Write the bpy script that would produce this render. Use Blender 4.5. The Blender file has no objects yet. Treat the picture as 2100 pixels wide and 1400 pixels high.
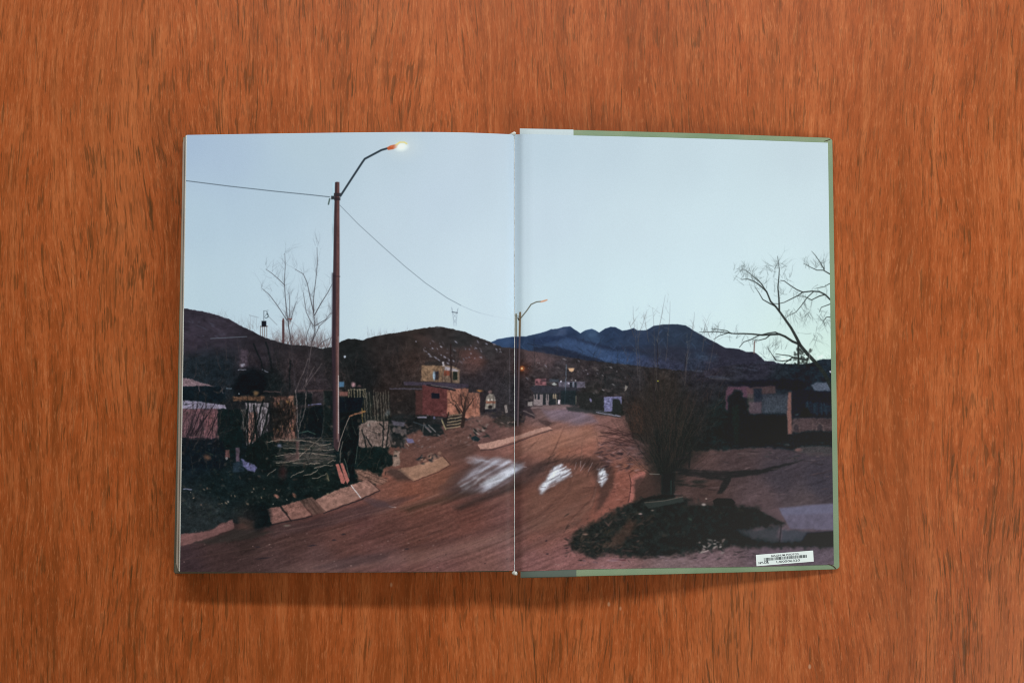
import bpy, bmesh, math
import numpy as np
from mathutils import Vector

# ================================================================ camera, world, lamps, exposure
scn = bpy.context.scene
H = 0.75                                            # camera height above the table (m)
PX = 1 / 3000.0                                     # one unit of the measured layout on the table (m)
cam = bpy.data.cameras.new('camera'); cam.sensor_width = 36; cam.lens = 36 * H / (2100 * PX); cam.clip_start = .01; cam.clip_end = 20
camo = bpy.data.objects.new('camera', cam); scn.collection.objects.link(camo); camo.location = (0, 0, H); scn.camera = camo
wd = bpy.data.worlds.new('World'); scn.world = wd; wd.use_nodes = True
bg = wd.node_tree.nodes['Background']; bg.inputs[0].default_value = (1.0, .94, .66, 1); bg.inputs[1].default_value = .19
def lamp(name, loc, target, sx, sy, watts, col):
    l = bpy.data.lights.new(name, 'AREA'); l.shape = 'RECTANGLE'; l.size = sx; l.size_y = sy; l.energy = watts; l.color = col
    o = bpy.data.objects.new(name, l); scn.collection.objects.link(o); o.location = loc
    d = Vector(target) - Vector(loc); o.rotation_euler = d.to_track_quat('-Z', 'Y').to_euler(); return o
lamp('window_strip', (.08, .66, .90), (0, -.05, 0), 1.3, .045, 10.5, (.97, .985, 1.0))       # long low window beyond the table's far side
lamp('room_lamp', (.95, -.55, .95), (.2, -.1, 0), .5, .5, 6.5, (1.0, .98, .95))           # weaker lamp to the near right
scn.view_settings.view_transform = 'Standard'; scn.view_settings.look = 'None'; scn.view_settings.exposure = 0; scn.view_settings.gamma = 1
scn.view_settings.use_curve_mapping = False
scn.cycles.pixel_filter_type = 'BLACKMAN_HARRIS'; scn.cycles.filter_width = 1.05

# ---------------------------------------------------------------- the printed double page
# flat print: a raster drawn by the code below (no file), in millimetre-like sheet units
SC = 1.5; SX, SY, SW, SH = 355, 255, 1375, 940          # sheet window and raster scale
NW, NH = int(SW * SC), int(SH * SC)

class Print:
    def __init__(self):
        self.rng = np.random.default_rng(11)
        self.tile = self.rng.random((256, 256)).astype(np.float32)
        ys, xs = np.mgrid[0:NH, 0:NW].astype(np.float32)
        self.X = xs / SC + SX + .5 / SC; self.Y = ys / SC + SY + .5 / SC
        self.C = np.zeros((NH, NW, 3), np.float32)
    # --- noise
    def vn(self, x, y):
        xi = np.floor(x); yi = np.floor(y); fx = x - xi; fy = y - yi
        fx = fx * fx * (3 - 2 * fx); fy = fy * fy * (3 - 2 * fy)
        a = xi.astype(np.int32) & 255; b = yi.astype(np.int32) & 255
        a1 = (a + 1) & 255; b1 = (b + 1) & 255; t = self.tile
        return (t[b, a] * (1 - fx) + t[b, a1] * fx) * (1 - fy) + (t[b1, a] * (1 - fx) + t[b1, a1] * fx) * fy
    def fbm(self, x, y, sx, sy=None, ang=0., octv=3, off=0.):
        sy = sy or sx; c, s = math.cos(math.radians(ang)), math.sin(math.radians(ang))
        u = (x * c + y * s) / sx + off; v = (-x * s + y * c) / sy + off * 1.7
        r = 0; a = .5; tot = 0
        for k in range(octv):
            r = r + a * self.vn(u + 37.1 * k, v + 11.3 * k); tot += a; a *= .55; u = u * 2; v = v * 2
        return r / tot - .5
    # --- windows on the raster
    def win(self, x0, y0, x1, y1):
        a = max(0, int((x0 - SX) * SC)); b = min(NW, int((x1 - SX) * SC) + 2)
        c = max(0, int((y0 - SY) * SC)); d = min(NH, int((y1 - SY) * SC) + 2)
        return (slice(c, d), slice(a, b)) if b > a and d > c else None
    def mix(self, w, m, col):
        col = np.asarray(col, np.float32)
        self.C[w] += (col - self.C[w]) * m[..., None]
    # --- colour field from scattered samples
    def field(self, samples, x, y, p=3.0, r0=18.):
        num = np.zeros(x.shape + (3,), np.float32); den = np.zeros(x.shape, np.float32)
        for (sx, sy, c) in samples:
            k = 1. / ((x - sx) ** 2 + (y - sy) ** 2 + r0 * r0) ** (p / 2)
            num += k[..., None] * np.asarray(c, np.float32); den += k
        return num / den[..., None]
    # --- masks
    def polymask(self, pts, soft=1., rough=0., rs=8., ang=0., asp=1., seed=0.):
        pts = np.asarray(pts, np.float32); pad = 2 + soft + rough
        w = self.win(pts[:, 0].min() - pad, pts[:, 1].min() - pad, pts[:, 0].max() + pad, pts[:, 1].max() + pad)
        if w is None: return None, None
        x = self.X[w]; y = self.Y[w]
        if rough:
            x, y = (x + rough * 2 * self.fbm(x, y, rs * asp, rs, ang, 3, seed + 3.3),
                    y + rough * 2 * self.fbm(x, y, rs * asp, rs, ang, 3, seed + 9.7))
        ins = np.zeros(x.shape, bool); d2 = np.full(x.shape, 1e9, np.float32)
        n = len(pts)
        for i in range(n):
            ax, ay = pts[i]; bx, by = pts[(i + 1) % n]
            ex, ey = bx - ax, by - ay; L = ex * ex + ey * ey + 1e-9
            t = np.clip(((x - ax) * ex + (y - ay) * ey) / L, 0, 1)
            d2 = np.minimum(d2, (x - ax - t * ex) ** 2 + (y - ay - t * ey) ** 2)
            if abs(ey) > 1e-9:
                ins ^= ((ay > y) != (by > y)) & (x < ex * (y - ay) / ey + ax)
        sd = np.where(ins, 1, -1) * np.sqrt(d2)
        return w, np.clip(.5 + sd / max(soft, .7), 0, 1)
    def poly(self, pts, col, a=1., soft=1., rough=0., rs=8., tex=0., ts=6., ta=1., tang=0., seed=0., asp=1., ang=0.):
        w, m = self.polymask(pts, soft, rough, rs, ang, asp, seed)
        if w is None: return
        c = np.asarray(col, np.float32)
        if tex:
            c = c * (1 + tex * 2 * self.fbm(self.X[w], self.Y[w], ts * ta, ts, tang, 3, seed + 5)[..., None])
        self.mix(w, m * a, c)
    def rect(self, x0, y0, x1, y1, col, a=1., **k): self.poly([(x0, y0), (x1, y0), (x1, y1), (x0, y1)], col, a, **k)
    def ell(self, cx, cy, rx, ry, col, a=1., soft=.25, ang=0., pw=1.):
        r = max(rx, ry) * (1 + soft) + 2; w = self.win(cx - r, cy - r, cx + r, cy + r)
        if w is None: return
        c, s = math.cos(math.radians(ang)), math.sin(math.radians(ang))
        x = self.X[w] - cx; y = self.Y[w] - cy
        q = np.sqrt(((x * c + y * s) / rx) ** 2 + ((-x * s + y * c) / ry) ** 2)
        self.mix(w, np.clip((1 + soft - q) / (2 * soft), 0, 1) ** pw * a, col)
    def line(self, pts, wd, col, a=1., w2=None, soft=.9):
        pts = [tuple(p) for p in pts]; n = len(pts) - 1; w2 = wd if w2 is None else w2
        for i in range(n):
            (ax, ay), (bx, by) = pts[i], pts[i + 1]
            wa = wd + (w2 - wd) * i / n; wb = wd + (w2 - wd) * (i + 1) / n; pad = max(wa, wb) / 2 + 1.5
            w = self.win(min(ax, bx) - pad, min(ay, by) - pad, max(ax, bx) + pad, max(ay, by) + pad)
            if w is None: continue
            x = self.X[w]; y = self.Y[w]; ex, ey = bx - ax, by - ay; L = ex * ex + ey * ey + 1e-9
            t = ((x - ax) * ex + (y - ay) * ey) / L
            tc = np.clip(t, 0, 1); d = np.hypot(x - ax - tc * ex, y - ay - tc * ey)
            ww = wa + (wb - wa) * tc
            k = np.clip((ww / 2 - d) / soft + .5, 0, 1) * np.minimum(1, ww / .8)
            if i < n - 1: k = np.where(t > 1, 0, k)
            if i > 0: k = np.where(t < 0, np.where(d < ww / 2, k, 0), k)
            self.mix(w, k * a, col)
    def wob(self, p0, p1, n=5, amp=1.5):
        p0 = np.array(p0, float); p1 = np.array(p1, float); d = p1 - p0; L = np.hypot(*d) + 1e-6; nrm = np.array([-d[1], d[0]]) / L
        off = np.cumsum(self.rng.normal(0, amp, n + 1)); off -= np.linspace(off[0], off[-1], n + 1)
        return [tuple(p0 + d * t + nrm * o) for t, o in zip(np.linspace(0, 1, n + 1), off)]
    def twig(self, x, y, ang, L, wd, col, a, depth, spread=28, up=0., kids=3):
        r = self.rng; pts = [(x, y)]; n = 5; th = ang
        for i in range(n):
            th += r.normal(0, 5) + up * (-90 - th) * .1
            pts.append((pts[-1][0] + math.cos(math.radians(th)) * L / n, pts[-1][1] + math.sin(math.radians(th)) * L / n))
        self.line(pts, wd, col, a, w2=wd * .4)
        if depth:
            for k in range(kids):
                j = r.integers(1, n + 1); s = r.choice([-1, 1])
                self.twig(pts[j][0], pts[j][1], th + s * r.uniform(.5, 1.2) * spread, L * r.uniform(.35, .65), wd * .6, col, a * .8, depth - 1, spread, up, kids)
    def dabs(self, n, box, cols, size=(1, 3), asp=(1, 3), ang=0., jit=20, a=(.3, .9), poly=None):
        r = self.rng; pm = np.asarray(poly, float) if poly is not None else None
        for i in range(n):
            x = r.uniform(box[0], box[2]); y = r.uniform(box[1], box[3])
            if pm is not None:
                ins = False
                for j in range(len(pm)):
                    (ax, ay), (bx, by) = pm[j], pm[(j + 1) % len(pm)]
                    if (ay > y) != (by > y) and x < (bx - ax) * (y - ay) / (by - ay) + ax: ins = not ins
                if not ins: continue
            s = r.uniform(*size); c = np.array(cols[r.integers(len(cols))], float) * r.uniform(.85, 1.15)
            self.ell(x, y, s * r.uniform(*asp), s, c, a=r.uniform(*a), soft=.5, ang=ang + r.normal(0, jit))
    def blur(self, x0, y0, x1, y1, n):
        w = self.win(x0, y0, x1, y1); C = self.C[w].copy(); h, v = C.shape[:2]
        for k in range(n):
            for ax in (0, 1): C = .5 * C + .25 * (np.roll(C, 1, ax) + np.roll(C, -1, ax))
        f = np.minimum.outer(np.minimum(np.arange(h), np.arange(h)[::-1]), np.full(v, 1e9)); f = np.clip(np.minimum(f, np.minimum(np.arange(v), np.arange(v)[::-1])[None]) / 18 - .2, 0, 1)[..., None]
        self.C[w] += (C - self.C[w]) * f
    def warp(self, amp, sc, mask, seed=0.):
        dx = (self.fbm(self.X, self.Y, sc, sc, 0, 3, 21 + seed) * 2 * amp * SC * mask); dy = (self.fbm(self.X, self.Y, sc, sc, 0, 3, 53 + seed) * 2 * amp * SC * mask)
        iy, ix = np.mgrid[0:NH, 0:NW].astype(np.float32); y = np.clip(iy + dy, 0, NH - 1.01); x = np.clip(ix + dx, 0, NW - 1.01)
        a = y.astype(int); b = x.astype(int); fy = (y - a)[..., None]; fx = (x - b)[..., None]; C = self.C
        self.C = ((C[a, b] * (1 - fx) + C[a, b + 1] * fx) * (1 - fy) + (C[a + 1, b] * (1 - fx) + C[a + 1, b + 1] * fx) * fy).astype(np.float32)
    def mottle(self, amt, sx, sy, mask, seed=0., ang=0.):
        self.C *= 1 + amt * 2 * (self.fbm(self.X, self.Y, sx, sy, ang, 4, 71 + seed) * mask)[..., None]
    def below(self, pts, col, ybot=None, soft=1.2, rough=0., rs=6., tex=0., ts=10., ta=2., tang=0., a=1., seed=0.):
        pts = np.asarray(pts, float); x0, x1 = pts[0, 0], pts[-1, 0]; yb = ybot if ybot else SY + SH
        w = self.win(x0, pts[:, 1].min() - rough - 3, x1 - .5 / SC, yb)
        x = self.X[w]; y = self.Y[w]
        ly = np.interp(x, pts[:, 0], pts[:, 1])
        if rough: ly = ly + rough * 2 * self.fbm(x, x * 0 + seed * 7., rs, rs, 0, 3, seed)
        c = np.asarray(col, np.float32) if not callable(col) else col(x, y)
        if tex: c = c * (1 + tex * 2 * self.fbm(x, y, ts * ta, ts, tang, 4, seed + 2)[..., None])
        self.mix(w, np.clip((y - ly) / soft + .5, 0, 1) * a, c)

SKY = [(385, 280, (164, 186, 210)), (470, 330, (170, 191, 212)), (560, 400, (178, 200, 215)), (400, 450, (178, 201, 216)), (640, 300, (180, 201, 213)),
       (540, 600, (188, 210, 222)), (400, 600, (185, 208, 219)), (800, 290, (186, 205, 217)), (900, 400, (193, 211, 225)), (760, 500, (193, 211, 223)),
       (1000, 300, (193, 210, 223)), (1000, 550, (204, 222, 233)), (800, 650, (199, 219, 229)), (640, 680, (192, 212, 222)), (950, 660, (205, 225, 235)),
       (1110, 300, (190, 210, 222)), (1250, 300, (192, 211, 222)), (1400, 320, (197, 216, 225)), (1640, 310, (199, 217, 225)), (1120, 450, (199, 217, 229)),
       (1300, 470, (204, 223, 232)), (1450, 480, (207, 227, 235)), (1660, 450, (207, 226, 233)), (1150, 620, (204, 226, 234)), (1300, 620, (208, 231, 238)),
       (1450, 600, (210, 232, 240)), (1600, 560, (210, 231, 237)), (1680, 640, (208, 232, 230)), (1600, 700, (214, 238, 232)), (1500, 680, (212, 234, 238)), (1690, 720, (212, 238, 224))]
DARK = [(390, 700, (52, 46, 56)), (450, 680, (52, 47, 56)), (400, 750, (28, 36, 42)), (450, 760, (26, 34, 40)), (520, 740, (44, 40, 46)), (600, 760, (46, 41, 44)),
        (560, 785, (20, 26, 28)), (640, 800, (50, 44, 48)), (720, 730, (30, 33, 34)), (760, 760, (38, 34, 34)), (800, 790, (42, 36, 35)), (850, 740, (56, 45, 42)),
        (850, 690, (48, 42, 40)), (800, 700, (42, 38, 38)), (900, 690, (50, 46, 46)), (950, 700, (46, 46, 47)), (970, 740, (76, 57, 55)), (1000, 720, (52, 50, 52)),
        (1040, 740, (52, 46, 48)), (1000, 780, (48, 44, 48)), (1040, 800, (46, 44, 48)), (950, 800, (44, 42, 46)), (1100, 730, (78, 63, 64)), (1130, 720, (60, 56, 62)),
        (1090, 770, (48, 42, 44)), (1200, 760, (50, 45, 48)), (1250, 780, (44, 44, 46)), (1150, 800, (50, 48, 52)), (1220, 810, (44, 43, 42)), (1300, 780, (46, 44, 47)),
        (1350, 800, (50, 45, 42)), (1330, 850, (52, 42, 38)), (1380, 870, (34, 40, 37)), (1400, 920, (22, 32, 33)), (1450, 800, (40, 40, 44)), (1480, 850, (26, 36, 36)),
        (1560, 760, (44, 44, 54)), (1600, 780, (34, 40, 46)), (1650, 770, (28, 36, 42)), (1690, 760, (32, 40, 47)), (1600, 880, (22, 34, 38)), (1680, 900, (28, 38, 39)),
        (1450, 760, (48, 46, 56)), (400, 930, (18, 27, 34)), (500, 930, (18, 27, 30)), (450, 1000, (19, 29, 31)), (600, 1000, (18, 27, 28)), (420, 1050, (36, 42, 44)),
        (550, 1020, (20, 28, 28)), (650, 970, (20, 29, 28)), (720, 900, (14, 25, 28)), (780, 950, (18, 29, 28)), (640, 880, (18, 29, 30)), (390, 850, (24, 32, 36)), (560, 840, (36, 34, 34)),
        (740, 820, (26, 30, 30)), (840, 850, (30, 33, 34))]
GROUND = [(380, 1165, (58, 48, 54)), (460, 1140, (62, 50, 52)), (560, 1150, (72, 58, 60)), (650, 1150, (88, 70, 72)), (700, 1100, (90, 66, 64)), (600, 1100, (72, 56, 56)),
          (500, 1110, (54, 45, 46)), (640, 1070, (76, 56, 56)), (720, 1050, (96, 69, 68)), (740, 1060, (82, 59, 60)), (800, 1080, (86, 62, 60)), (880, 1090, (93, 66, 62)),
          (960, 1060, (98, 68, 64)), (840, 1010, (112, 76, 66)), (800, 990, (118, 84, 76)), (900, 980, (112, 80, 70)), (760, 1000, (120, 88, 82)), (1040, 1060, (104, 76, 76)),
          (800, 1150, (98, 74, 76)), (900, 1160, (106, 79, 80)), (1000, 1150, (113, 86, 84)), (1040, 1130, (119, 91, 92)), (860, 1120, (90, 64, 60)), (1060, 920, (122, 90, 86)),
          (1100, 900, (140, 105, 95)), (1150, 900, (140, 100, 86)), (1200, 900, (130, 93, 84)), (1100, 1000, (105, 76, 70)), (1150, 1000, (112, 80, 72)), (1150, 1050, (115, 82, 76)),
          (1100, 1100, (112, 82, 78)), (1090, 1150, (126, 95, 98)), (1160, 1150, (123, 93, 96)), (1250, 1155, (126, 99, 105)), (1270, 990, (122, 81, 70)), (1290, 960, (126, 88, 78)),
          (1270, 920, (112, 86, 86)), (1300, 920, (106, 82, 84)), (1250, 1050, (120, 82, 74)), (1150, 850, (112, 100, 112)), (1190, 855, (114, 105, 119)), (1150, 870, (132, 103, 98)),
          (1200, 880, (138, 100, 86)), (1230, 870, (118, 94, 95)), (1110, 850, (97, 84, 88)), (1090, 835, (92, 80, 86)), (900, 900, (95, 74, 72)), (1000, 890, (92, 74, 76)),
          (1050, 870, (100, 80, 80)), (860, 910, (92, 72, 70)), (820, 930, (92, 70, 66)), (950, 915, (86, 69, 67)), (1420, 940, (92, 70, 70)), (1500, 960, (78, 64, 68)),
          (1600, 980, (68, 62, 72)), (1680, 990, (66, 62, 74)), (1450, 1000, (76, 60, 60)), (1560, 1020, (92, 76, 82)), (1650, 1030, (86, 75, 82)), (1440, 960, (90, 72, 74)),
          (1450, 1145, (125, 102, 112)), (1600, 1125, (106, 91, 105)), (1690, 1130, (98, 86, 100)), (1400, 1160, (126, 105, 112)), (1000, 940, (104, 78, 76)), (960, 1000, (98, 72, 70))]

def at_px(x, y):
    return (np.clip(((y - SY) * SC).astype(np.int32), 0, NH - 1), np.clip(((x - SX) * SC).astype(np.int32), 0, NW - 1))

def paint_print():
    P = Print(); X, Y, r = P.X, P.Y, P.rng
    # sky
    xs = X[::8, ::8]; ys = Y[::8, ::8]
    def up(f):
        n, m = f.shape[:2]
        u = np.clip(np.arange(NH) / 8., 0, n - 1.001); a = u.astype(int); t = (u - a)[:, None, None]; f = f[a] * (1 - t) + f[a + 1] * t
        u = np.clip(np.arange(NW) / 8., 0, m - 1.001); a = u.astype(int); t = (u - a)[None, :, None]; f = f[:, a] * (1 - t) + f[:, a + 1] * t
        return f.astype(np.float32)
    P.C[:] = up(P.field(SKY, xs, ys, 3., 60.))
    P.C += (P.fbm(X, Y, 70, 160, 0, 3)[..., None] * 4)
    dark = up(P.field(DARK, xs, ys, 3.5, 14.)); ground = up(P.field(GROUND, xs, ys, 3.5, 16.)); gk = np.clip((1340 - X) / 80, 0, 1)[..., None]; ground = ground * (gk * np.array([1.0, .925, .875]) + (1 - gk) * np.array([.92, .92, .88])).astype(np.float32)
    # lamp glow on the sky
    P.ell(826, 301, 30, 22, (220, 226, 220), .45, .95, pw=1.8)
    # distant pylon
    pc = (150, 165, 175)
    for a, b in (((927, 632), (931, 668)), ((938, 634), (935, 668)), ((925.5, 630), (928, 640)), ((939.5, 632), (937, 641)), ((928, 640), (937.5, 640)), ((928, 642), (936, 652)), ((937, 642), (929, 652)), ((930, 654), (935, 662)), ((935, 654), (931, 662))):
        P.line([a, b], 1.0, pc, .8)
    P.line([(927, 639.5), (932, 640.5)], 1.8, (70, 80, 90), .8); P.line([(934, 641), (938, 641)], 1.8, (80, 90, 100), .8)
    # faint brush standing above the ridges
    for (x0, x1, y, n, L) in ((425, 470, 650, 22, 18), (480, 530, 672, 26, 22), (560, 665, 706, 90, 34), (655, 680, 712, 25, 28), (752, 815, 688, 36, 15), (830, 900, 676, 14, 7)):
        for k in range(n):
            x = r.uniform(x0, x1); P.twig(x, y + r.uniform(-2, 10), -90 + r.normal(0, 22), L * r.uniform(.5, 1.2), .8, (118, 118, 118) if x < 545 or x > 700 else (96, 84, 84), .42, 1, 30)
    for k in range(150):
        x = r.uniform(552, 676); P.twig(x, 712, -90 + r.normal(0, 26), r.uniform(10, 38) * (1.15 if 575 < x < 640 else .8), 1.1, (88, 70, 70), .5, 1, 32)
    # water tank on its stand, chimney and mast on the left skyline
    for x in (534, 538.5, 542.5, 547): P.line([(x, 668), (x, 690)], 1.2, (95, 78, 72), .9)
    P.rect(536.5, 658, 546, 669.5, (24, 26, 34), soft=1.5); P.line([(535, 669.5), (549, 669)], 1.2, (60, 50, 50))
    P.line([(541, 637), (541, 658)], 1.1, (70, 80, 88)); P.line([(541, 638), (550, 636)], .8, (90, 100, 105), .9); P.line([(541, 652), (549, 640)], .8, (90, 100, 105), .9)
    for k in range(12): P.ell(548 + r.normal(0, 1.5), 646 + r.normal(0, 5), 1, 1, (50, 62, 66), .8)
    P.line([(550, 648), (568, 666)], 1, (120, 128, 132), .8)
    P.line([(511, 646), (530, 651)], 1.4, (140, 152, 160), .7); P.line([(514, 648), (512, 680)], .9, (140, 146, 150), .5); P.line([(526, 652), (526, 676)], .9, (140, 146, 150), .5)
    P.rect(578.5, 656, 583, 704, (78, 56, 58)); P.rect(579.5, 653, 582.5, 658, (92, 60, 60))
    P.line([(591, 654), (598, 654)], 2.2, (150, 80, 70)); P.line([(594.5, 655), (594.5, 664)], 1.2, (130, 90, 84))
    # far blue range
    far = [(1006, 702), (1021, 695), (1047, 691), (1069, 689.6), (1079, 689.6), (1098, 685), (1115, 681), (1130, 674.6), (1141, 674.6), (1156, 670), (1169, 669), (1177, 674.6), (1190, 683), (1201, 676.8), (1214, 674), (1221, 676.8), (1228.6, 682), (1241, 673.6), (1252, 670), (1263, 671), (1276, 678), (1286, 676.8), (1299, 672.5), (1306, 676.8), (1325, 677), (1340, 668), (1361, 665), (1389, 664.6), (1406, 667), (1423, 678), (1451, 694), (1470, 703.6), (1487, 713), (1504, 714), (1517, 716), (1530, 721), (1547, 722), (1558, 730), (1568, 740), (1586, 741), (1594, 744), (1616, 747.5), (1654, 746), (1669, 742), (1686, 736.8), (1704, 735.7), (1730, 735)]
    FARC = [(1030, 698, (52, 72, 104)), (1080, 700, (46, 62, 88)), (1150, 680, (56, 72, 100)), (1170, 690, (40, 54, 80)), (1210, 684, (56, 76, 104)), (1250, 685, (42, 56, 80)), (1300, 695, (46, 58, 80)), (1380, 690, (46, 58, 76)), (1420, 700, (44, 54, 70)), (1380, 730, (46, 48, 60)), (1480, 730, (46, 46, 58)), (1560, 745, (46, 46, 58)), (1650, 755, (34, 42, 50)), (1700, 745, (36, 44, 52))]
    P.below(far, lambda x, y: P.field(FARC, x, y, 3, 12), soft=1.3, rough=.8, rs=7, tex=.13, ts=9, ta=1.6, seed=1)
    for pl, c, a, s in (([(1136, 705), (1165, 693), (1190, 694), (1215, 706), (1250, 720), (1290, 730), (1290, 746), (1240, 742), (1190, 724), (1150, 714)], (60, 80, 114), .75, 12),
                        ([(1240, 720), (1285, 722), (1330, 733), (1330, 750), (1270, 745)], (52, 70, 102), .65, 10), ([(1305, 728), (1360, 735), (1410, 748), (1400, 765), (1300, 752)], (56, 60, 82), .6, 12),
                        ([(1085, 695), (1135, 688), (1165, 690), (1140, 700), (1100, 707)], (38, 50, 76), .8, 6), ([(1165, 690), (1200, 697), (1260, 712), (1300, 712), (1300, 722), (1240, 716), (1190, 700)], (38, 46, 66), .75, 6),
                        ([(1095, 712), (1140, 710), (1190, 724), (1240, 744), (1190, 745), (1120, 730), (1090, 722)], (36, 42, 58), .9, 5), ([(1280, 712), (1400, 712), (1440, 720), (1400, 735), (1320, 726)], (44, 48, 62), .7, 10),
                        ([(1206, 686), (1216, 678), (1224, 684), (1214, 692)], (66, 88, 116), .6, 6), ([(1148, 676), (1162, 674), (1160, 686), (1138, 688)], (70, 84, 112), .5, 6),
                        ([(1425, 722), (1470, 728), (1470, 740), (1430, 738)], (58, 72, 92), .45, 10)):
        P.poly(pl, c, a, soft=s, rough=3, rs=8, tex=.16, ts=5, seed=s)
    for k in range(150):
        x = r.uniform(1050, 1460); y = np.interp(x, [p[0] for p in far], [p[1] for p in far]) + r.uniform(2, 40); d = r.choice([-1, 1])
        P.line(P.wob((x, y), (x + d * r.uniform(4, 16), y + r.uniform(5, 16)), 5, .9), r.uniform(.8, 2.4), [(30, 38, 56), (72, 92, 124), (38, 44, 58)][r.integers(3)], r.uniform(.08, .3))
    P.line(P.wob((1082, 704), (1240, 742), 14, 1.2), 2.5, (34, 40, 56), .5)
    # near hills and the dark middle ground
    hillL = [(340, 628), (376, 632), (419, 639), (447, 647), (469, 654), (490, 666), (518, 679), (533, 688), (554, 696), (576, 702), (597, 707), (629, 708), (646, 711), (661, 715), (681, 711), (700, 700), (713, 695), (728, 695), (743, 698), (753, 694), (768, 689.6), (807, 683), (850, 675.7), (882, 671), (897, 669), (925, 673.6), (953, 680), (978, 690.7), (1000, 699), (1030, 712), (1062, 714), (1090, 720), (1130, 726), (1200, 738), (1290, 748), (1400, 760), (1450, 758), (1500, 748), (1560, 744), (1600, 746), (1730, 745)]
    P.below(hillL, lambda x, y: dark[at_px(x, y)], soft=1.3, rough=1.2, rs=5, seed=2)
    P.C *= 1 + (P.fbm(X, Y, 12, 7, 0, 4, 3)[..., None] * .55) * np.where(Y > np.interp(X, [p[0] for p in hillL], [p[1] for p in hillL]), 1, 0)[..., None]
    P.ell(898, 670.5, 5, 1.6, (120, 130, 140), .5)
    # brown slope patches and pale outcrops on the middle hill
    P.poly([(935, 715), (965, 712), (1000, 740), (985, 750), (945, 735)], (88, 62, 58), .55, soft=10, rough=4)
    P.poly([(845, 685), (880, 690), (930, 725), (910, 735), (860, 705)], (74, 58, 56), .45, soft=10, rough=4)
    P.poly([(1075, 720), (1110, 722), (1150, 735), (1130, 750), (1085, 748)], (86, 70, 72), .6, soft=10, rough=4)
    P.dabs(75, (855, 690, 1030, 750), [(150, 150, 166), (120, 118, 132), (96, 88, 94)], (.7, 1.7), (1, 3), 35, 25, (.3, .8), poly=[(845, 690), (900, 700), (1020, 695), (1030, 720), (950, 748), (880, 742)])
    for (x, y, L) in ((880, 726, 9), (893, 733, 10), (900, 738, 8), (912, 732, 8), (918, 745, 8), (930, 740, 7), (887, 714, 6), (853, 700, 4), (935, 701, 9), (998, 705, 6), (1018, 716, 6), (905, 728, 5), (925, 728, 5)):
        P.ell(x, y, L / 2.6, 1.2, (150, 150, 168), .8, .6, 38)
    P.dabs(40, (380, 650, 480, 690), [(82, 86, 104), (64, 60, 72)], (.8, 1.8), (2, 6), 20, 12, (.15, .5))
    P.line([(432, 694), (506, 690)], 1.8, (100, 110, 122), .7)
    # dark trunks and trees across the middle ground
    for k in range(170):
        x = r.uniform(376, 1290); y = r.uniform(735, 850)
        P.twig(x, y, -90 + r.normal(0, 20), r.uniform(12, 46), r.uniform(.8, 1.8), [(20, 26, 28), (66, 54, 52), (30, 32, 34), (74, 62, 62)][r.integers(4)], r.uniform(.25, .6), 1, 26)
    for k in range(520):
        x = r.uniform(376, 900); y = r.uniform(712, 815)
        P.twig(x, y, -90 + r.normal(0, 28), r.uniform(8, 34), r.uniform(.5, 1.2), [(74, 60, 58), (56, 48, 48), (26, 28, 30), (92, 76, 74), (20, 24, 26)][r.integers(5)], r.uniform(.15, .45), 1, 28)
    P.ell(516, 788, 32, 34, (14, 20, 24), .96, .25); P.ell(500, 800, 25, 22, (14, 20, 24), .9, .4); P.ell(745, 770, 26, 34, (22, 26, 28), .7, .5)
    P.rect(493, 718, 508, 752, (76, 66, 76), .75, soft=5, rough=3, rs=5, tex=.4, ts=3); P.ell(498, 748, 4, 3, (150, 150, 165), .8, .6); P.line([(489, 758), (503, 758)], 1.8, (140, 142, 158), .8); P.line([(537, 758), (551, 763)], 1.6, (130, 135, 150), .8)
    for a, b in (((545, 702), (558, 760)), ((520, 705), (540, 760)), ((596, 740), (594, 800))): P.line(P.wob(a, b, 5, 1), 3.5, (18, 24, 26), .7)
    P.ell(707, 731, 2.2, 2.4, (190, 200, 215), .9, .4)
    # two bare poplars and their forks left of the big pole
    tc = (54, 50, 54)
    for pts, wd in (([(584, 520), (585, 545), (583, 580), (585, 610), (588, 640), (592, 670), (597, 700), (600, 740), (606, 790), (609, 850), (611, 905)], 2.6), ([(584, 585), (572, 573), (557, 560), (545, 552)], 1.2), ([(588, 656), (570, 628), (553, 605), (538, 592)], 1.3),
                    ([(591, 668), (594, 640), (594, 610), (592, 600)], 1.2), ([(595, 660), (603, 632), (608, 618)], 1.1), ([(650, 507), (651, 540), (648, 570), (643, 610), (643, 640), (646, 680), (640, 700), (634, 735), (625, 775), (614, 805)], 2.4),
                    ([(643, 640), (636, 610), (630, 580), (622, 562), (605, 552)], 1.5), ([(645, 646), (658, 622), (672, 600), (681, 582)], 1.8), ([(646, 668), (668, 655), (680, 640)], 1.5), ([(643, 668), (635, 655), (628, 640), (622, 600)], 1.2), ([(640, 700), (655, 668), (678, 648)], 1.3), ([(634, 735), (660, 702), (676, 693)], 1.3), ([(638, 660), (628, 690), (640, 770)], 1.2)):
        P.line(list(reversed(pts)) if pts[0][1] < pts[-1][1] else pts, wd, tc, .88, w2=.7)
        for q in pts:
            for k in range(5): P.twig(q[0] + r.normal(0, 2), q[1] + r.normal(0, 6), -90 + r.normal(0, 26), r.uniform(10, 30), .7, (96, 102, 110) if q[1] < 640 else (70, 64, 68), .5, 1, 26)
    for a, b in (((606, 800), (632, 735)), ((620, 800), (645, 752)), ((614, 870), (640, 700)), ((628, 790), (660, 745))): P.line(P.wob(a, b, 5, .8), 1.4, (108, 98, 98), .6)
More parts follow.
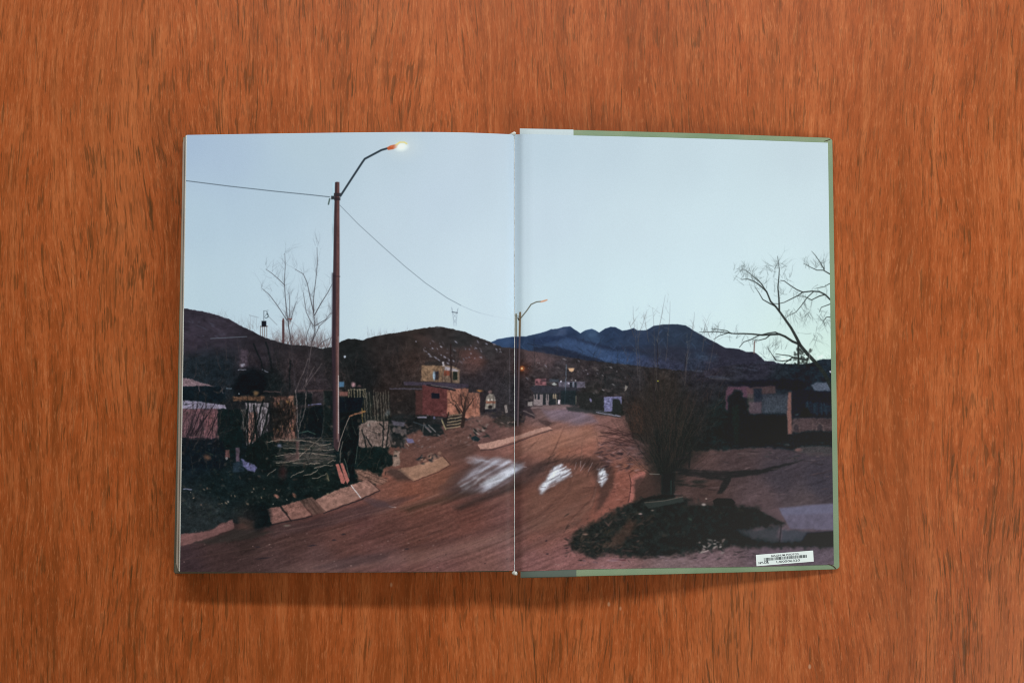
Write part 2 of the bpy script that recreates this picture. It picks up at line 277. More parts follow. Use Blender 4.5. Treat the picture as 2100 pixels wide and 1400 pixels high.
    # ---- ground sheet: the dirt road, yards and verge
    gm = [(800, 905), (850, 885), (905, 872), (960, 862), (985, 852), (1010, 858), (1045, 872), (1075, 866), (1082, 836), (1100, 833), (1165, 829), (1205, 842), (1280, 855), (1300, 900), (1335, 912), (1420, 925), (1480, 922), (1560, 915), (1640, 925), (1730, 928), (1730, 1195), (350, 1195), (350, 1100), (440, 1086), (475, 1070), (550, 1080), (640, 1030), (770, 995), (790, 960)]
    w, m = P.polymask(gm, 5, 4, 9, seed=4)
    tex = 1 + .26 * P.fbm(X[w], Y[w], 46, 5, -20, 4, 2) + .22 * P.fbm(X[w], Y[w], 5, 3, -15, 2, 6) + .12 * P.fbm(X[w], Y[w], 1.6, 1.2, 0, 2, 8)
    P.mix(w, m, ground[w] * tex[..., None]); gmask = np.zeros((NH, NW), np.float32); gmask[w] = m
    # the road's own streaks
    for (pl, c, a, s) in (([(560, 1168), (760, 1140), (900, 1120), (1050, 1085), (1190, 1030), (1180, 1048), (1050, 1110), (900, 1150), (700, 1172)], (126, 98, 92), .38, 16),
                          ([(640, 1150), (800, 1125), (940, 1100), (1060, 1065), (1060, 1078), (900, 1118), (760, 1140)], (76, 54, 52), .5, 10), ([(1055, 1128), (1120, 1098), (1185, 1062), (1192, 1070), (1110, 1115), (1056, 1145)], (92, 66, 62), .5, 7),
                          ([(640, 1164), (720, 1140), (800, 1134), (790, 1146), (700, 1168)], (66, 52, 54), .55, 8), ([(820, 1042), (900, 1022), (960, 1002), (1010, 1000), (960, 1018), (880, 1036), (840, 1050)], (64, 50, 42), .75, 8),
                          ([(900, 1000), (930, 985), (985, 950), (960, 960), (925, 972), (915, 990)], (84, 66, 60), .6, 8), ([(930, 1042), (960, 1028), (1000, 1014), (1050, 992), (1080, 985), (1060, 1000), (1000, 1024), (945, 1046)], (48, 40, 38), .7, 8),
                          ([(1090, 960), (1130, 942), (1180, 934), (1230, 940), (1262, 962), (1262, 1000), (1240, 1040), (1222, 1050), (1228, 1000), (1210, 960), (1160, 950), (1120, 958), (1080, 985)], (54, 44, 42), .62, 12),
                          ([(1090, 1010), (1120, 985), (1175, 965), (1215, 965), (1220, 1010), (1205, 1060), (1150, 1085), (1090, 1090), (1065, 1050)], (100, 72, 62), .55, 20), ([(545, 1082), (620, 1070), (760, 1030), (860, 1015), (800, 1045), (690, 1075), (560, 1100)], (66, 52, 54), .5, 9),
                          ([(1110, 840), (1170, 838), (1215, 850), (1225, 868), (1180, 870), (1130, 862)], (112, 102, 118), .55, 9), ([(1060, 905), (1130, 885), (1200, 876), (1240, 890), (1200, 912), (1120, 925), (1060, 935)], (146, 108, 94), .5, 14)):
        P.poly(pl, c, a, soft=s, rough=3, rs=7, ang=-20, asp=4, seed=s)
    for k in range(420):
        x = r.uniform(372, 1190); y = r.uniform(985, 1168)
        if y < 1110 - (x - 372) * .19: continue
        ang = -14 - (x - 372) / 818 * 14 + r.normal(0, 4); L = r.uniform(4, 26)
        P.line([(x, y), (x + L * math.cos(math.radians(ang)), y + L * math.sin(math.radians(ang)))], r.uniform(.6, 1.6), [(58, 42, 42), (134, 106, 100), (70, 52, 50)][r.integers(3)], r.uniform(.08, .32))
    tracks = (((1128, 872), (1085, 915), (1010, 965), (920, 1012), (800, 1052), (650, 1092), (500, 1122), (360, 1146)), ((1160, 868), (1135, 925), (1085, 985), (1000, 1040), (880, 1086), (720, 1130), (560, 1166)), ((1195, 872), (1192, 940), (1165, 1010), (1100, 1066), (1000, 1112), (880, 1150), (800, 1176)), ((1222, 890), (1232, 960), (1215, 1030), (1165, 1085), (1080, 1130), (980, 1172)))
    for tr in tracks:
        tr = np.array(tr, float)
        for k in range(34):
            off = r.normal(0, 13); a0 = r.uniform(0, .7); a1 = min(1, a0 + r.uniform(.08, .4)); tt = np.linspace(a0, a1, 10) * (len(tr) - 1)
            xx = np.interp(tt, range(len(tr)), tr[:, 0]); yy = np.interp(tt, range(len(tr)), tr[:, 1]) + off * np.clip(tt / (len(tr) - 1) + .25, 0, 1) + np.cumsum(r.normal(0, .5, 10))
            P.line(list(zip(xx, yy)), r.uniform(.7, 3.2), [(52, 36, 34), (66, 46, 42), (142, 106, 94), (122, 90, 80)][r.integers(4)], r.uniform(.07, .26), soft=r.uniform(1, 3))
    for (x, y, L) in ((540, 1144, 14), (640, 1118, 8), (528, 1121, 5), (704, 1095, 4), (834, 1125, 4), (685, 1107, 4), (1122, 1135, 3), (1162, 1123, 4), (1120, 1108, 2)): P.ell(x, y, L, 1.4, (38, 34, 40), .8, .5, -6)
    P.dabs(160, (372, 1085, 1300, 1168), [(40, 32, 34), (150, 124, 118), (60, 46, 46)], (.5, 1.1), (1, 2.4), -15, 15, (.25, .7))
    # flooded ruts
    P.poly([(905, 1005), (940, 975), (975, 945), (1060, 948), (1135, 945), (1120, 975), (1060, 1000), (1000, 1018), (930, 1018)], (66, 54, 54), .62, soft=24, rough=6, rs=9)
    pl = [(946, 937), (985, 938), (1030, 943), (1058, 949), (1088, 966), (1070, 977), (1040, 992), (1000, 1004), (955, 1006), (928, 1000), (945, 985), (962, 968), (972, 952)]
    w, m = P.polymask(pl, 14, 7, 9, -30, 4, 1); x, y = X[w], Y[w]
    st = .74 + 1.5 * P.fbm(x, y, 90, 10, -30, 3, 12) + 1.3 * P.fbm(x, y, 60, 3.2, -31, 2, 4) - ((x - 1025) / 120) ** 2 * .35 - ((y - 978) / 46) ** 2 * .3 + .35 * np.clip((950 - y) / 9, 0, 1)
    m = m * np.clip((x - 925 + (y - 985) * .5) / 75, 0, 1); P.mix(w, m * np.clip(st * 1.1, 0, 1) * .8, (132, 128, 142)); P.mix(w, m * np.clip((st - .42) * 1.5, 0, 1), (204, 211, 225))
    for pl, sd in (([(1134, 958), (1150, 952), (1172, 966), (1170, 975), (1150, 986), (1126, 997), (1110, 1010), (1106, 1003), (1118, 985), (1126, 972)], 2.), ([(1226, 961), (1238, 962), (1246, 973), (1242, 984), (1233, 995), (1228, 986), (1229, 974)], 5.)):
        P.poly(pl, (70, 56, 56), .7, soft=18, rough=4, rs=6)
        w, m = P.polymask(pl, 7, 4, 5, -30, 3, sd); q = .66 + 1.7 * P.fbm(X[w], Y[w], 30, 5, -28, 4, sd)
        P.mix(w, m * np.clip(q * 1.3, 0, 1) * .9, (150, 152, 166)); P.mix(w, m * np.clip((q - .3) * 1.8, 0, 1), (216, 222, 232))
    P.blur(890, 915, 1130, 1040, 3); P.blur(1085, 935, 1270, 1030, 2)
    for k in range(46):
        x = r.uniform(955, 1052); y = 990 - (x - 960) * .30 + r.normal(0, 9); L = r.uniform(14, 46); a_ = -30 + r.normal(0, 3)
        P.line(P.wob((x - L / 2 * math.cos(math.radians(a_)), y - L / 2 * math.sin(math.radians(a_))), (x + L / 2 * math.cos(math.radians(a_)), y + L / 2 * math.sin(math.radians(a_))), 5, .5), r.uniform(.8, 2.6), [(220, 226, 236), (206, 213, 226), (84, 70, 74)][min(2, int(r.integers(5) * .6))], r.uniform(.25, .7), w2=.5)
    for k in range(26):
        x = r.uniform(955, 1050); y = 938 + (x - 955) * .09 + r.uniform(0, 10); P.line(P.wob((x, y), (x + r.uniform(8, 26), y + r.uniform(-1, 3)), 4, .5), r.uniform(.7, 1.6), (196, 204, 220), r.uniform(.25, .6))
    for k in range(60):
        x = r.uniform(900, 1130); y = 1012 - (x - 900) * .28 + r.normal(6, 9); P.line(P.wob((x, y), (x + r.uniform(14, 50), y - r.uniform(6, 20)), 5, .8), r.uniform(.8, 3), (44, 36, 34), r.uniform(.15, .45), soft=1.6, w2=.6)
    for k in range(50):
        t_ = r.uniform(0, 1); x = 1085 + 170 * t_; y = 962 - 24 * math.sin(t_ * 3.0) + r.normal(0, 6); P.line(P.wob((x, y), (x - r.uniform(4, 16), y + r.uniform(6, 26)), 4, .8), r.uniform(.8, 2.6), (42, 34, 32), r.uniform(.12, .4), soft=1.5)
    P.blur(890, 915, 1120, 1040, 9); P.poly([(985, 992), (1020, 972), (1054, 952), (1058, 962), (1036, 980), (1000, 998)], (212, 219, 230), .55, soft=9, rough=3, rs=6, ang=-30, asp=4)
    for (x, y, L, wd) in ((1148, 962, 26, 4), (1142, 972, 34, 5), (1132, 984, 30, 4), (1160, 966, 20, 3), (1236, 968, 9, 5), (1237, 978, 10, 4), (1232, 986, 8, 3)):
        P.line(P.wob((x - L / 2, y + L * .26), (x + L / 2, y - L * .22), 5, .8), wd, (224, 229, 237), .7, soft=2, w2=wd * .6)
    for a, b in (((1065, 956), (1080, 957)), ((1200, 949), (1190, 965)), ((1191, 945), (1190, 957)), ((1182, 948), (1178, 962)), ((1215, 948), (1206, 966))): P.line([a, b], 1.1, (170, 160, 168), .6)
    P.line([(1195, 999.5), (1222, 999)], 1., (60, 42, 40), .8); P.line([(1109, 999), (1119, 999)], 1., (60, 42, 40), .8)
    # pink dry bank and broken edge right of the ruts
    P.poly([(1262, 968), (1290, 962), (1322, 966), (1305, 1000), (1292, 1035), (1262, 1048), (1230, 1068), (1216, 1058), (1240, 1030), (1256, 1000)], (132, 84, 74), .75, soft=6, rough=4, rs=7, tex=.14)
    P.poly([(1293, 982), (1310, 966), (1325, 968), (1318, 985), (1302, 1008), (1296, 1030), (1288, 1032), (1292, 1005)], (156, 100, 92), .9, soft=2, rough=2); P.line([(1290, 972), (1294, 988), (1292, 1010), (1288, 1030)], 1.4, (48, 34, 34), .8)
    P.dabs(130, (1225, 905, 1330, 965), [(58, 46, 50), (140, 112, 112), (72, 56, 58), (44, 36, 40)], (.8, 2.2), (1.5, 5), -8, 18, (.25, .7))
    P.dabs(90, (1255, 950, 1330, 1045), [(70, 44, 40), (150, 104, 94)], (.6, 1.6), (1.5, 5), -12, 16, (.2, .6))
    for k in range(16): P.line(P.wob((1225 + r.uniform(0, 25), 872 + r.uniform(-5, 40)), (1290 + r.uniform(0, 20), 885 + r.uniform(0, 30)), 5, 1.2), 1.3, (56, 40, 40), .7)
    # far edge of the road, verge stones, kerbs
    for pts, wd, c in (([(1222, 842), (1250, 847), (1272, 853)], 2, (150, 150, 170)), ([(1090, 836), (1160, 835)], 2.2, (128, 112, 112))): P.line(pts, wd, c, .7)
    P.poly([(1010, 862), (1030, 850), (1060, 856), (1070, 870), (1050, 876), (1020, 872)], (48, 44, 42), .85, soft=5, rough=4, rs=5); P.dabs(50, (1005, 845, 1075, 875), [(40, 40, 38), (92, 78, 74), (70, 60, 58)], (.8, 2), (1, 3), -10, 30)
    P.poly([(1068, 840), (1086, 836), (1098, 852), (1096, 858), (1074, 850)], (52, 46, 50), .9, soft=2, rough=2); P.line([(1074, 842), (1096, 852)], 2, (120, 106, 104), .8); P.poly([(1104, 862), (1120, 860), (1132, 868), (1126, 874), (1110, 868)], (66, 52, 52), .8, soft=3, rough=2)
    P.poly([(980, 911), (1010, 905), (1060, 893), (1105, 878), (1126, 874), (1133, 879), (1100, 888), (1050, 906), (1010, 919), (985, 921)], (172, 134, 122), 1, soft=1.6, rough=1.2, rs=6, tex=.12, ts=4); P.line([(986, 922), (1012, 921), (1055, 908), (1105, 889), (1132, 881)], 2.4, (70, 54, 54), .75)
    P.poly([(965, 896), (975, 893), (985, 900), (980, 905), (968, 902)], (26, 40, 44), .95, soft=1.2)
    P.poly([(815, 962), (850, 955), (908, 936), (922, 952), (900, 965), (848, 986), (832, 975)], (146, 112, 94), 1, soft=2, rough=1.5, tex=.16, ts=6); P.poly([(800, 958), (822, 962), (845, 985), (815, 985), (790, 968)], (52, 44, 42), .7, soft=9); P.line([(848, 987), (900, 967), (923, 953)], 1.6, (66, 48, 44), .8); P.line([(908, 935), (924, 952)], 1.4, (56, 42, 38), .8)
    P.dabs(60, (845, 928, 905, 950), [(30, 36, 40), (140, 108, 94), (60, 50, 48), (110, 88, 80)], (1.2, 3.2), (1, 2), -20, 30, (.6, 1), poly=[(848, 948), (860, 936), (900, 925), (908, 936), (868, 952)])
    P.rect(806, 924, 820, 955, (126, 106, 96), soft=2, rough=2, tex=.3, ts=4); P.rect(808, 932, 814, 936, (40, 40, 40), .8)
    P.poly([(728, 962), (760, 965), (795, 985), (780, 995), (735, 985)], (128, 96, 84), .9, soft=4, rough=2, tex=.2, ts=3)
    for a, b in (((735, 972), (785, 992)), ((742, 966), (792, 986)), ((730, 980), (760, 990)), ((752, 962), (772, 975))): P.line([a, b], 1.5, (66, 48, 44), .8)
    # stone gutter slabs along the near verge
    slab = (138, 104, 94)
    P.poly([(643, 1026), (700, 1000), (755, 983), (777, 1003), (742, 1020), (690, 1040), (664, 1050)], slab, 1, soft=2, rough=1.8, tex=.2, ts=7, seed=1); P.poly([(577, 1036), (615, 1026), (638, 1056), (598, 1066)], (124, 90, 82), 1, soft=1.8, rough=1.5, tex=.18); P.poly([(546, 1043), (574, 1038), (595, 1066), (558, 1074)], (118, 86, 80), 1, soft=1.8, rough=1.5, tex=.18)
    P.poly([(615, 1026), (640, 1018), (668, 1048), (642, 1056)], (84, 64, 58), .9, soft=2, tex=.3, ts=3, ta=4, tang=50); P.line([(577, 1038), (597, 1068)], 1.8, (42, 34, 34)); P.line([(720, 996), (740, 1020)], 1.8, (206, 206, 208), .95); P.line([(755, 984), (780, 1006)], 1.5, (60, 44, 42), .9)
    for a, b in (((556, 1076), (640, 1058)), ((664, 1052), (745, 1022)), ((742, 1022), (778, 1006))): P.line(P.wob(a, b, 8, .7), 2.6, (40, 34, 36), .8)
    P.ell(588, 1077, 7, 2.2, (110, 98, 90), .8, .5); P.line([(798, 1038), (812, 1040)], 1.5, (190, 180, 178), .6); P.poly([(750, 1018), (790, 1028), (806, 1040), (770, 1040), (745, 1026)], (70, 56, 60), .6, soft=6)
    P.poly([(350, 1098), (430, 1088), (455, 1072), (478, 1066), (480, 1082), (450, 1095), (410, 1108), (350, 1126)], (112, 80, 78), .95, soft=3, rough=2, rs=9, tex=.12); P.poly([(400, 1112), (450, 1098), (482, 1084), (560, 1090), (520, 1104), (430, 1116)], (46, 42, 40), .8, soft=6, rough=3)
    P.ell(528, 1058, 27, 29, (14, 22, 24), .97, .2, 20); P.ell(505, 1062, 22, 20, (44, 38, 38), .5, .8)
    P.poly([(490, 1060), (520, 1068), (520, 1085), (490, 1084)], (90, 66, 58), .4, soft=8)
    # leafy bank between yard and gutter
    P.dabs(420, (372, 995, 690, 1065), [(44, 52, 48), (30, 38, 36), (16, 24, 24), (58, 58, 54)], (.8, 2.2), (1, 2.5), 0, 60, (.2, .6), poly=[(372, 990), (690, 975), (700, 998), (600, 1020), (520, 1050), (372, 1075)])
    P.dabs(26, (380, 1000, 690, 1040), [(150, 128, 108), (120, 96, 84), (150, 140, 130)], (.8, 1.8), (1, 2), 20, 50, (.5, .9)); P.ell(567, 1017, 5, 3, (160, 110, 96), .9, .5, 30); P.ell(603, 1015, 5, 3, (120, 82, 70), .8, .5, 60); P.line([(376, 1002), (392, 1003)], 2.4, (130, 134, 160), .8)
    # ---- left yards: house, hedge, fences
    P.poly([(350, 773), (376, 775), (392, 777), (412, 784), (436, 791), (450, 793), (350, 791)], (122, 102, 108), .95, soft=1.4, rough=1, tex=.15); P.poly([(350, 791), (450, 792), (460, 800), (462, 824), (350, 822)], (17, 26, 32), .97, soft=1.5, rough=1)
    P.line([(408, 793), (410, 803)], 2, (92, 80, 84), .8); P.line([(454, 794), (458, 806)], 2, (84, 78, 84), .7); P.line([(465, 795), (475, 796)], 2.4, (92, 104, 116), .7)
    P.poly([(350, 820), (408, 823), (462, 830), (464, 838), (350, 838)], (138, 132, 152), .95, soft=1.8, rough=1.4, rs=12, tex=.12); P.poly([(350, 838), (446, 838), (450, 905), (350, 895)], (112, 80, 86), .97, soft=1.6, rough=1, tex=.16, ts=14); P.poly([(415, 850), (445, 845), (440, 895), (420, 890)], (140, 92, 94), .5, soft=12)
    P.poly([(504, 826), (552, 826), (552, 884), (528, 905), (505, 912)], (140, 132, 138), .9, soft=1.6, tex=.25, ts=4, ta=.4); P.poly([(510, 846), (527, 844), (524, 905), (508, 908)], (146, 106, 94), .85, soft=2)
    P.rect(494, 838, 506, 880, (108, 104, 100), .6, soft=3, tex=.4, ts=2); P.rect(478, 812, 542, 821, (124, 88, 66), .6, soft=3, rough=2.5, rs=4, tex=.7, ts=3); P.ell(525, 806, 5, 4, (150, 116, 80), .8, .6); P.ell(490, 806, 1.3, 1.3, (200, 210, 220), .8)
    P.poly([(446, 840), (494, 838), (497, 905), (490, 935), (460, 930), (448, 905)], (15, 27, 28), .97, soft=3, rough=4, rs=7); P.poly([(350, 898), (446, 898), (470, 925), (460, 960), (350, 960)], (16, 24, 30), .95, soft=4, rough=4)
    P.line([(376, 894), (398, 892), (420, 894)], 1.2, (70, 66, 66), .8); P.line([(384, 900), (420, 901)], 1.2, (84, 74, 72), .7)
    for a, b, wd in (((383, 895), (407, 826), 2), ((390, 893), (418, 826), 2.2), ((402, 893), (441, 828), 2.4), ((426, 893), (450, 840), 2), ((374, 870), (388, 850), 1.2), ((398, 890), (425, 850), 1.8), ((412, 880), (424, 826), 1.2), ((375, 845), (400, 828), 1.2), ((378, 830), (396, 826), 1.2)): P.line(P.wob(a, b, 6, .7), wd, (34, 28, 34), .92, w2=wd * .6)
    for k in range(46):
        x = r.uniform(500, 556); P.line(P.wob((x, r.uniform(880, 915)), (x + r.normal(0, 13), r.uniform(820, 850)), 6, 1.2), r.uniform(.9, 2.6), (26, 26, 28), .8, w2=.8)
    for a, b in (((512, 915), (540, 820)), ((503, 905), (510, 822)), ((528, 905), (520, 830)), ((535, 900), (552, 830)), ((506, 840), (508, 930))): P.line(P.wob(a, b, 6, 1.2), 3.4, (18, 24, 24), .95)
    P.poly([(520, 905), (545, 885), (580, 880), (600, 905), (600, 960), (500, 960), (505, 925)], (16, 25, 25), .95, soft=4, rough=4)
    P.rect(560, 812, 607, 905, (92, 66, 58), .75, soft=4, rough=4, rs=6, tex=.5, ts=6); P.rect(592, 812, 606, 830, (140, 104, 88), .8, soft=2.5, rough=1.5); P.poly([(590, 862), (603, 860), (604, 895), (590, 880)], (140, 96, 86), .8, soft=2.5, rough=2); P.poly([(577, 870), (600, 885), (600, 905), (580, 898)], (120, 88, 80), .7, soft=4, rough=2)
    P.dabs(60, (560, 820, 606, 880), [(150, 110, 70), (120, 86, 60), (60, 48, 44), (30, 28, 28)], (1, 2.6), (1, 2.4), 70, 30, (.4, .9)); P.rect(552, 836, 572, 880, (20, 24, 26), .85, soft=4, rough=4)
    for k in range(60): P.line(P.wob((580 + r.normal(0, 12), r.uniform(860, 905)), (580 + r.normal(0, 20), r.uniform(815, 850)), 5, 1.2), r.uniform(.8, 1.8), (24, 24, 24), .75)
    P.line([(540, 802), (576, 803)], 2, (76, 62, 62), .8); P.line([(612, 801), (700, 800)], 3.6, (84, 66, 66), .6); P.rect(602, 806, 640, 830, (16, 24, 26), .8, soft=3)
    P.poly([(618, 836), (662, 832), (664, 900), (616, 905)], (13, 22, 25), .95, soft=3, rough=2); P.line([(632, 829.5), (658, 828.5)], 2.4, (112, 112, 150), .85); P.line([(664, 803), (665, 850), (660, 895)], 1.6, (78, 74, 70), .7); P.rect(664, 800, 683, 905, (20, 28, 28), .8, soft=4, tex=.3, ts=4)
    for pts in ([(606, 800), (610, 850), (609, 870), (612, 890), (614, 915)], [(628, 800), (626, 835), (618, 865), (612, 885)]): P.line(pts, 1.7, (120, 108, 106), .75)
    P.poly([(615, 886), (640, 882), (648, 890), (640, 905), (612, 905)], (20, 26, 30), .8, soft=4); P.line([(614, 888), (632, 883), (646, 890)], 1.3, (70, 96, 84), .8)
    # behind the pole: wall tops, striped gate, dark cloth
    P.rect(696, 782, 705, 793, (84, 124, 158), .85, soft=2); P.ell(725, 788, 4, 4.5, (170, 132, 138), .9, .5); P.ell(737, 792, 4, 2, (110, 84, 86), .7, .6); P.poly([(695, 802), (720, 803), (719, 812), (695, 812)], (124, 84, 78), .85, soft=2)
    P.rect(713, 797, 750, 816, (24, 28, 28), .9); P.line([(713, 799), (750, 798)], 2, (112, 104, 88), .7)
    for x in (714.5, 719.5, 726, 732.5, 738, 744.5, 748.5): P.line([(x, 798), (x + .8, 815)], 2.0, (128, 118, 98), .8)
    P.poly([(696, 815), (744, 815), (741, 842), (696, 845)], (12, 22, 28), .97, soft=1.5); P.poly([(696, 846), (740, 842), (738, 875), (734, 905), (726, 960), (728, 988), (712, 985), (705, 935), (700, 900), (696, 880)], (11, 21, 23), .97, soft=2, rough=1.5)
    P.rect(752, 808, 800, 868, (30, 34, 32), .8, soft=3); P.rect(765, 795, 870, 850, (40, 34, 33), .6, soft=6, tex=.3, ts=5)
    for x in (752, 757, 766, 771, 775, 780, 786, 791, 797): P.line(P.wob((x, 802 + r.uniform(-2, 4)), (x + 3 + r.normal(0, 1), 864 + r.uniform(-8, 4)), 5, .5), r.uniform(1.4, 2.4), (104, 98, 88), .7)
    P.line([(742, 838), (744, 866)], 2, (128, 108, 66), .8); P.line([(748, 820), (748, 868)], 1.8, (100, 92, 76), .7); P.line([(717, 853), (749, 843)], 3.2, (150, 102, 78), .95); P.line([(743, 844), (748, 843)], 3.4, (140, 108, 64), .9)
    P.poly([(736, 872), (758, 862), (800, 864), (801, 915), (770, 922), (736, 915)], (122, 104, 98), .95, soft=2, rough=1.5, tex=.28, ts=5, ta=.5); P.rect(750, 861, 772, 866, (120, 108, 102), .8, soft=1.5); P.line([(752, 893), (800, 892)], 1.2, (90, 76, 74), .7)
    for a, b in (((742, 880), (752, 920)), ((750, 895), (762, 915)), ((787, 862), (783, 930)), ((800, 855), (790, 925)), ((796, 845), (806, 880)), ((778, 868), (788, 880))): P.line(P.wob(a, b, 5, .8), 3, (26, 30, 30), .92)
    P.ell(795, 846, 4, 6, (110, 116, 118), .6, .6, 30); P.ell(756, 872, 2.4, 3.4, (150, 144, 138), .8, .5); P.ell(769, 918, 2, 2.5, (170, 156, 150), .85, .5); P.ell(776, 918, 2, 2.5, (130, 120, 116), .8, .5)
    P.poly([(736, 918), (780, 915), (805, 935), (806, 955), (780, 958), (735, 955)], (17, 28, 28), .96, soft=3, rough=3); P.poly([(800, 868), (825, 870), (832, 905), (826, 918), (800, 915)], (30, 34, 34), .9, soft=3, rough=3)
    P.dabs(50, (800, 868, 836, 920), [(110, 96, 92), (70, 66, 66), (24, 30, 32)], (1, 3), (1, 2), 40, 40, (.4, .9)); P.poly([(803, 862), (832, 866), (828, 874), (806, 872)], (92, 88, 100), .8, soft=2); P.poly([(806, 876), (834, 880), (834, 890), (812, 888)], (88, 80, 80), .8, soft=2)
    P.poly([(832, 898), (846, 900), (850, 908), (836, 908)], (100, 102, 140), .8, soft=2.5); P.line([(834, 909), (838, 914)], 1.6, (170, 160, 150), .8)
    # cut branches heaped at the pole, bag, posts
    for k in range(130):
        x = r.uniform(556, 650); y = r.uniform(896, 956); x2 = r.uniform(655, 690); y2 = 905 + (y - 900) * .75 + r.normal(0, 6)
        P.line(P.wob((x, y), (x2, y2), 8, 2.0), r.uniform(.6, 1.2), [(80, 74, 68), (104, 92, 84), (60, 60, 54), (92, 82, 84)][r.integers(4)], r.uniform(.25, .6))
    for pts in ([(548, 906), (570, 902), (610, 903), (640, 906), (655, 912), (678, 910)], [(580, 918), (620, 920), (660, 923), (685, 921)], [(566, 935), (590, 930), (640, 929), (680, 935), (688, 934)], [(566, 949), (590, 947), (614, 941)], [(600, 948), (630, 951), (656, 949)], [(596, 978), (610, 970), (622, 965)], [(622, 975), (640, 971), (650, 963)], [(640, 981), (660, 975), (668, 970)], [(636, 915), (650, 903), (657, 897)], [(612, 938), (630, 922), (640, 915)], [(645, 960), (665, 953), (682, 954)], [(548, 974), (565, 962)], [(672, 949), (682, 943), (688, 944)]): P.line([q for i in range(len(pts) - 1) for q in P.wob(pts[i], pts[i + 1], 4, .5)[:-1]] + [pts[-1]], 1.4, (146, 132, 120), .85)
    P.poly([(495, 940), (505, 946), (520, 952), (528, 958), (522, 967), (508, 964), (498, 955)], (98, 98, 134), .9, soft=2.5, rough=1.5, tex=.2); P.poly([(478, 950), (496, 944), (500, 965), (478, 968)], (44, 58, 72), .7, soft=4); P.ell(573, 914, 4, 4, (110, 116, 136), .8, .6); P.rect(462, 922, 471, 938, (112, 78, 76), .85, soft=2); P.ell(464.5, 940, 2.6, 2.6, (160, 150, 152), .8); P.rect(484, 918, 491, 946, (110, 88, 104), .7, soft=2.5); P.ell(425, 937, 6, 4, (150, 104, 80), .6, .8, 30); P.ell(580, 968, 7, 12, (72, 40, 40), .5, .8); P.rect(607, 905, 613, 940, (110, 78, 76), .6, soft=3); P.rect(585, 930, 612, 945, (100, 76, 74), .45, soft=5)
    P.dabs(120, (375, 905, 690, 990), [(52, 60, 50), (40, 46, 40), (84, 74, 64), (8, 16, 18)], (.7, 2), (1, 3), 0, 60, (.2, .6)); P.line([(670, 970), (674, 985)], 1.6, (120, 110, 88), .8); P.ell(671, 978, 3, 6, (100, 92, 72), .5, .6)
    for k in range(330):
        x = r.uniform(374, 800); y = r.uniform(830, 965); P.twig(x, y, -90 + r.normal(0, 30), r.uniform(10, 44), r.uniform(.6, 1.5), [(16, 22, 24), (26, 26, 26), (62, 52, 46), (86, 72, 62), (14, 20, 22)][r.integers(5)], r.uniform(.25, .65), 1, 30)
    for k in range(120):
        x = r.uniform(374, 470); P.line(P.wob((x, r.uniform(885, 930)), (x + r.normal(14, 12), r.uniform(815, 850)), 6, 1.2), r.uniform(.6, 1.6), (30, 28, 32), r.uniform(.2, .6), w2=.5)
    P.dabs(260, (374, 800, 830, 985), [(12, 20, 22), (30, 34, 32), (70, 58, 52), (96, 84, 78), (18, 24, 26)], (.8, 2.6), (1, 3), 60, 60, (.2, .6))
    lo = np.clip((Y - 715) / 30, 0, 1); og = lo * (1 - .85 * gmask); P.warp(1.3, 7, lo * (1 - .5 * gmask)); P.mottle(.22, 9, 7, og); P.mottle(.16, 2.6, 2.2, og, 4); P.mottle(.16, 60, 5, gmask * (X < 1300), 6, -20)
    # the tall pole, its arm and lamp
    P.poly([(687, 374), (691, 373), (695.6, 374), (696, 500), (695.8, 600), (695, 720), (695, 800), (698, 915), (690, 925), (684, 915), (683, 800), (680.6, 710), (682.4, 600), (685, 450)], (62, 46, 50), 1, soft=1.2)
    P.poly([(691, 374), (695.6, 374), (696, 500), (695.8, 600), (695, 720), (695, 800), (694, 900), (690, 900), (689, 720), (690, 500)], (112, 74, 70), .8, soft=3, tex=.16, ts=4, ta=.4); P.poly([(681, 560), (687, 560), (687, 900), (683, 900), (680.6, 710)], (48, 38, 46), .8, soft=4)
    P.line([(693.5, 690), (693.5, 760), (693.5, 905)], 2.2, (160, 130, 130), .6); [P.line([(693.8, y), (694.2, y + 3.4)], 1.6, (222, 214, 210), .7) for y in np.arange(770, 885, 5.2)]
    w, m = P.polymask([(681, 374), (696, 374), (698, 915), (681, 915)], 2); P.C[w] *= (1 + m * .3 * P.fbm(X[w], Y[w], 3, 26, 0, 3, 4))[..., None] * np.array([.96, 1, 1], np.float32) ** m[..., None]
    P.rect(684.5, 396, 699, 403, (48, 42, 46), .9); P.rect(685, 405, 698, 411, (44, 38, 42), .8); P.rect(679, 402, 686, 409, (40, 46, 50), .95, soft=1.6); P.line([(676, 408), (673.5, 419)], 2.8, (74, 92, 88), .95); P.line([(683, 566), (697, 567)], 1.4, (40, 34, 38), .8)
    P.line([(350, 367), (383, 371), (470, 382), (560, 392), (640, 400), (676, 404)], 1.5, (74, 86, 96), .9); P.line([(696, 420), (735, 460), (783, 504), (829, 545), (872, 580), (917, 611), (945, 626)], 1.2, (120, 134, 144), .9); P.line([(945, 626), (965, 635), (985, 642)], 1., (150, 164, 174), .6); P.line([(985, 642), (1010, 648)], .9, (165, 178, 188), .45); P.line([(1010, 648), (1050, 655)], .8, (180, 194, 204), .3)
    P.line([(698, 402), (722, 365), (743, 333), (748, 326), (782, 308), (796, 304)], 4, (50, 60, 68), 1); P.poly([(793, 303), (800, 299), (812, 296), (818, 295), (814, 303), (807, 306), (796, 308)], (186, 92, 58), 1, soft=1.5); P.ell(823, 301, 12, 8, (236, 248, 244), 1, .5, -8); P.line([(812, 297), (820, 292), (829, 292), (834, 295)], 3.2, (228, 214, 132), .8); P.ell(803, 300, 3, 2, (214, 120, 80), .7)
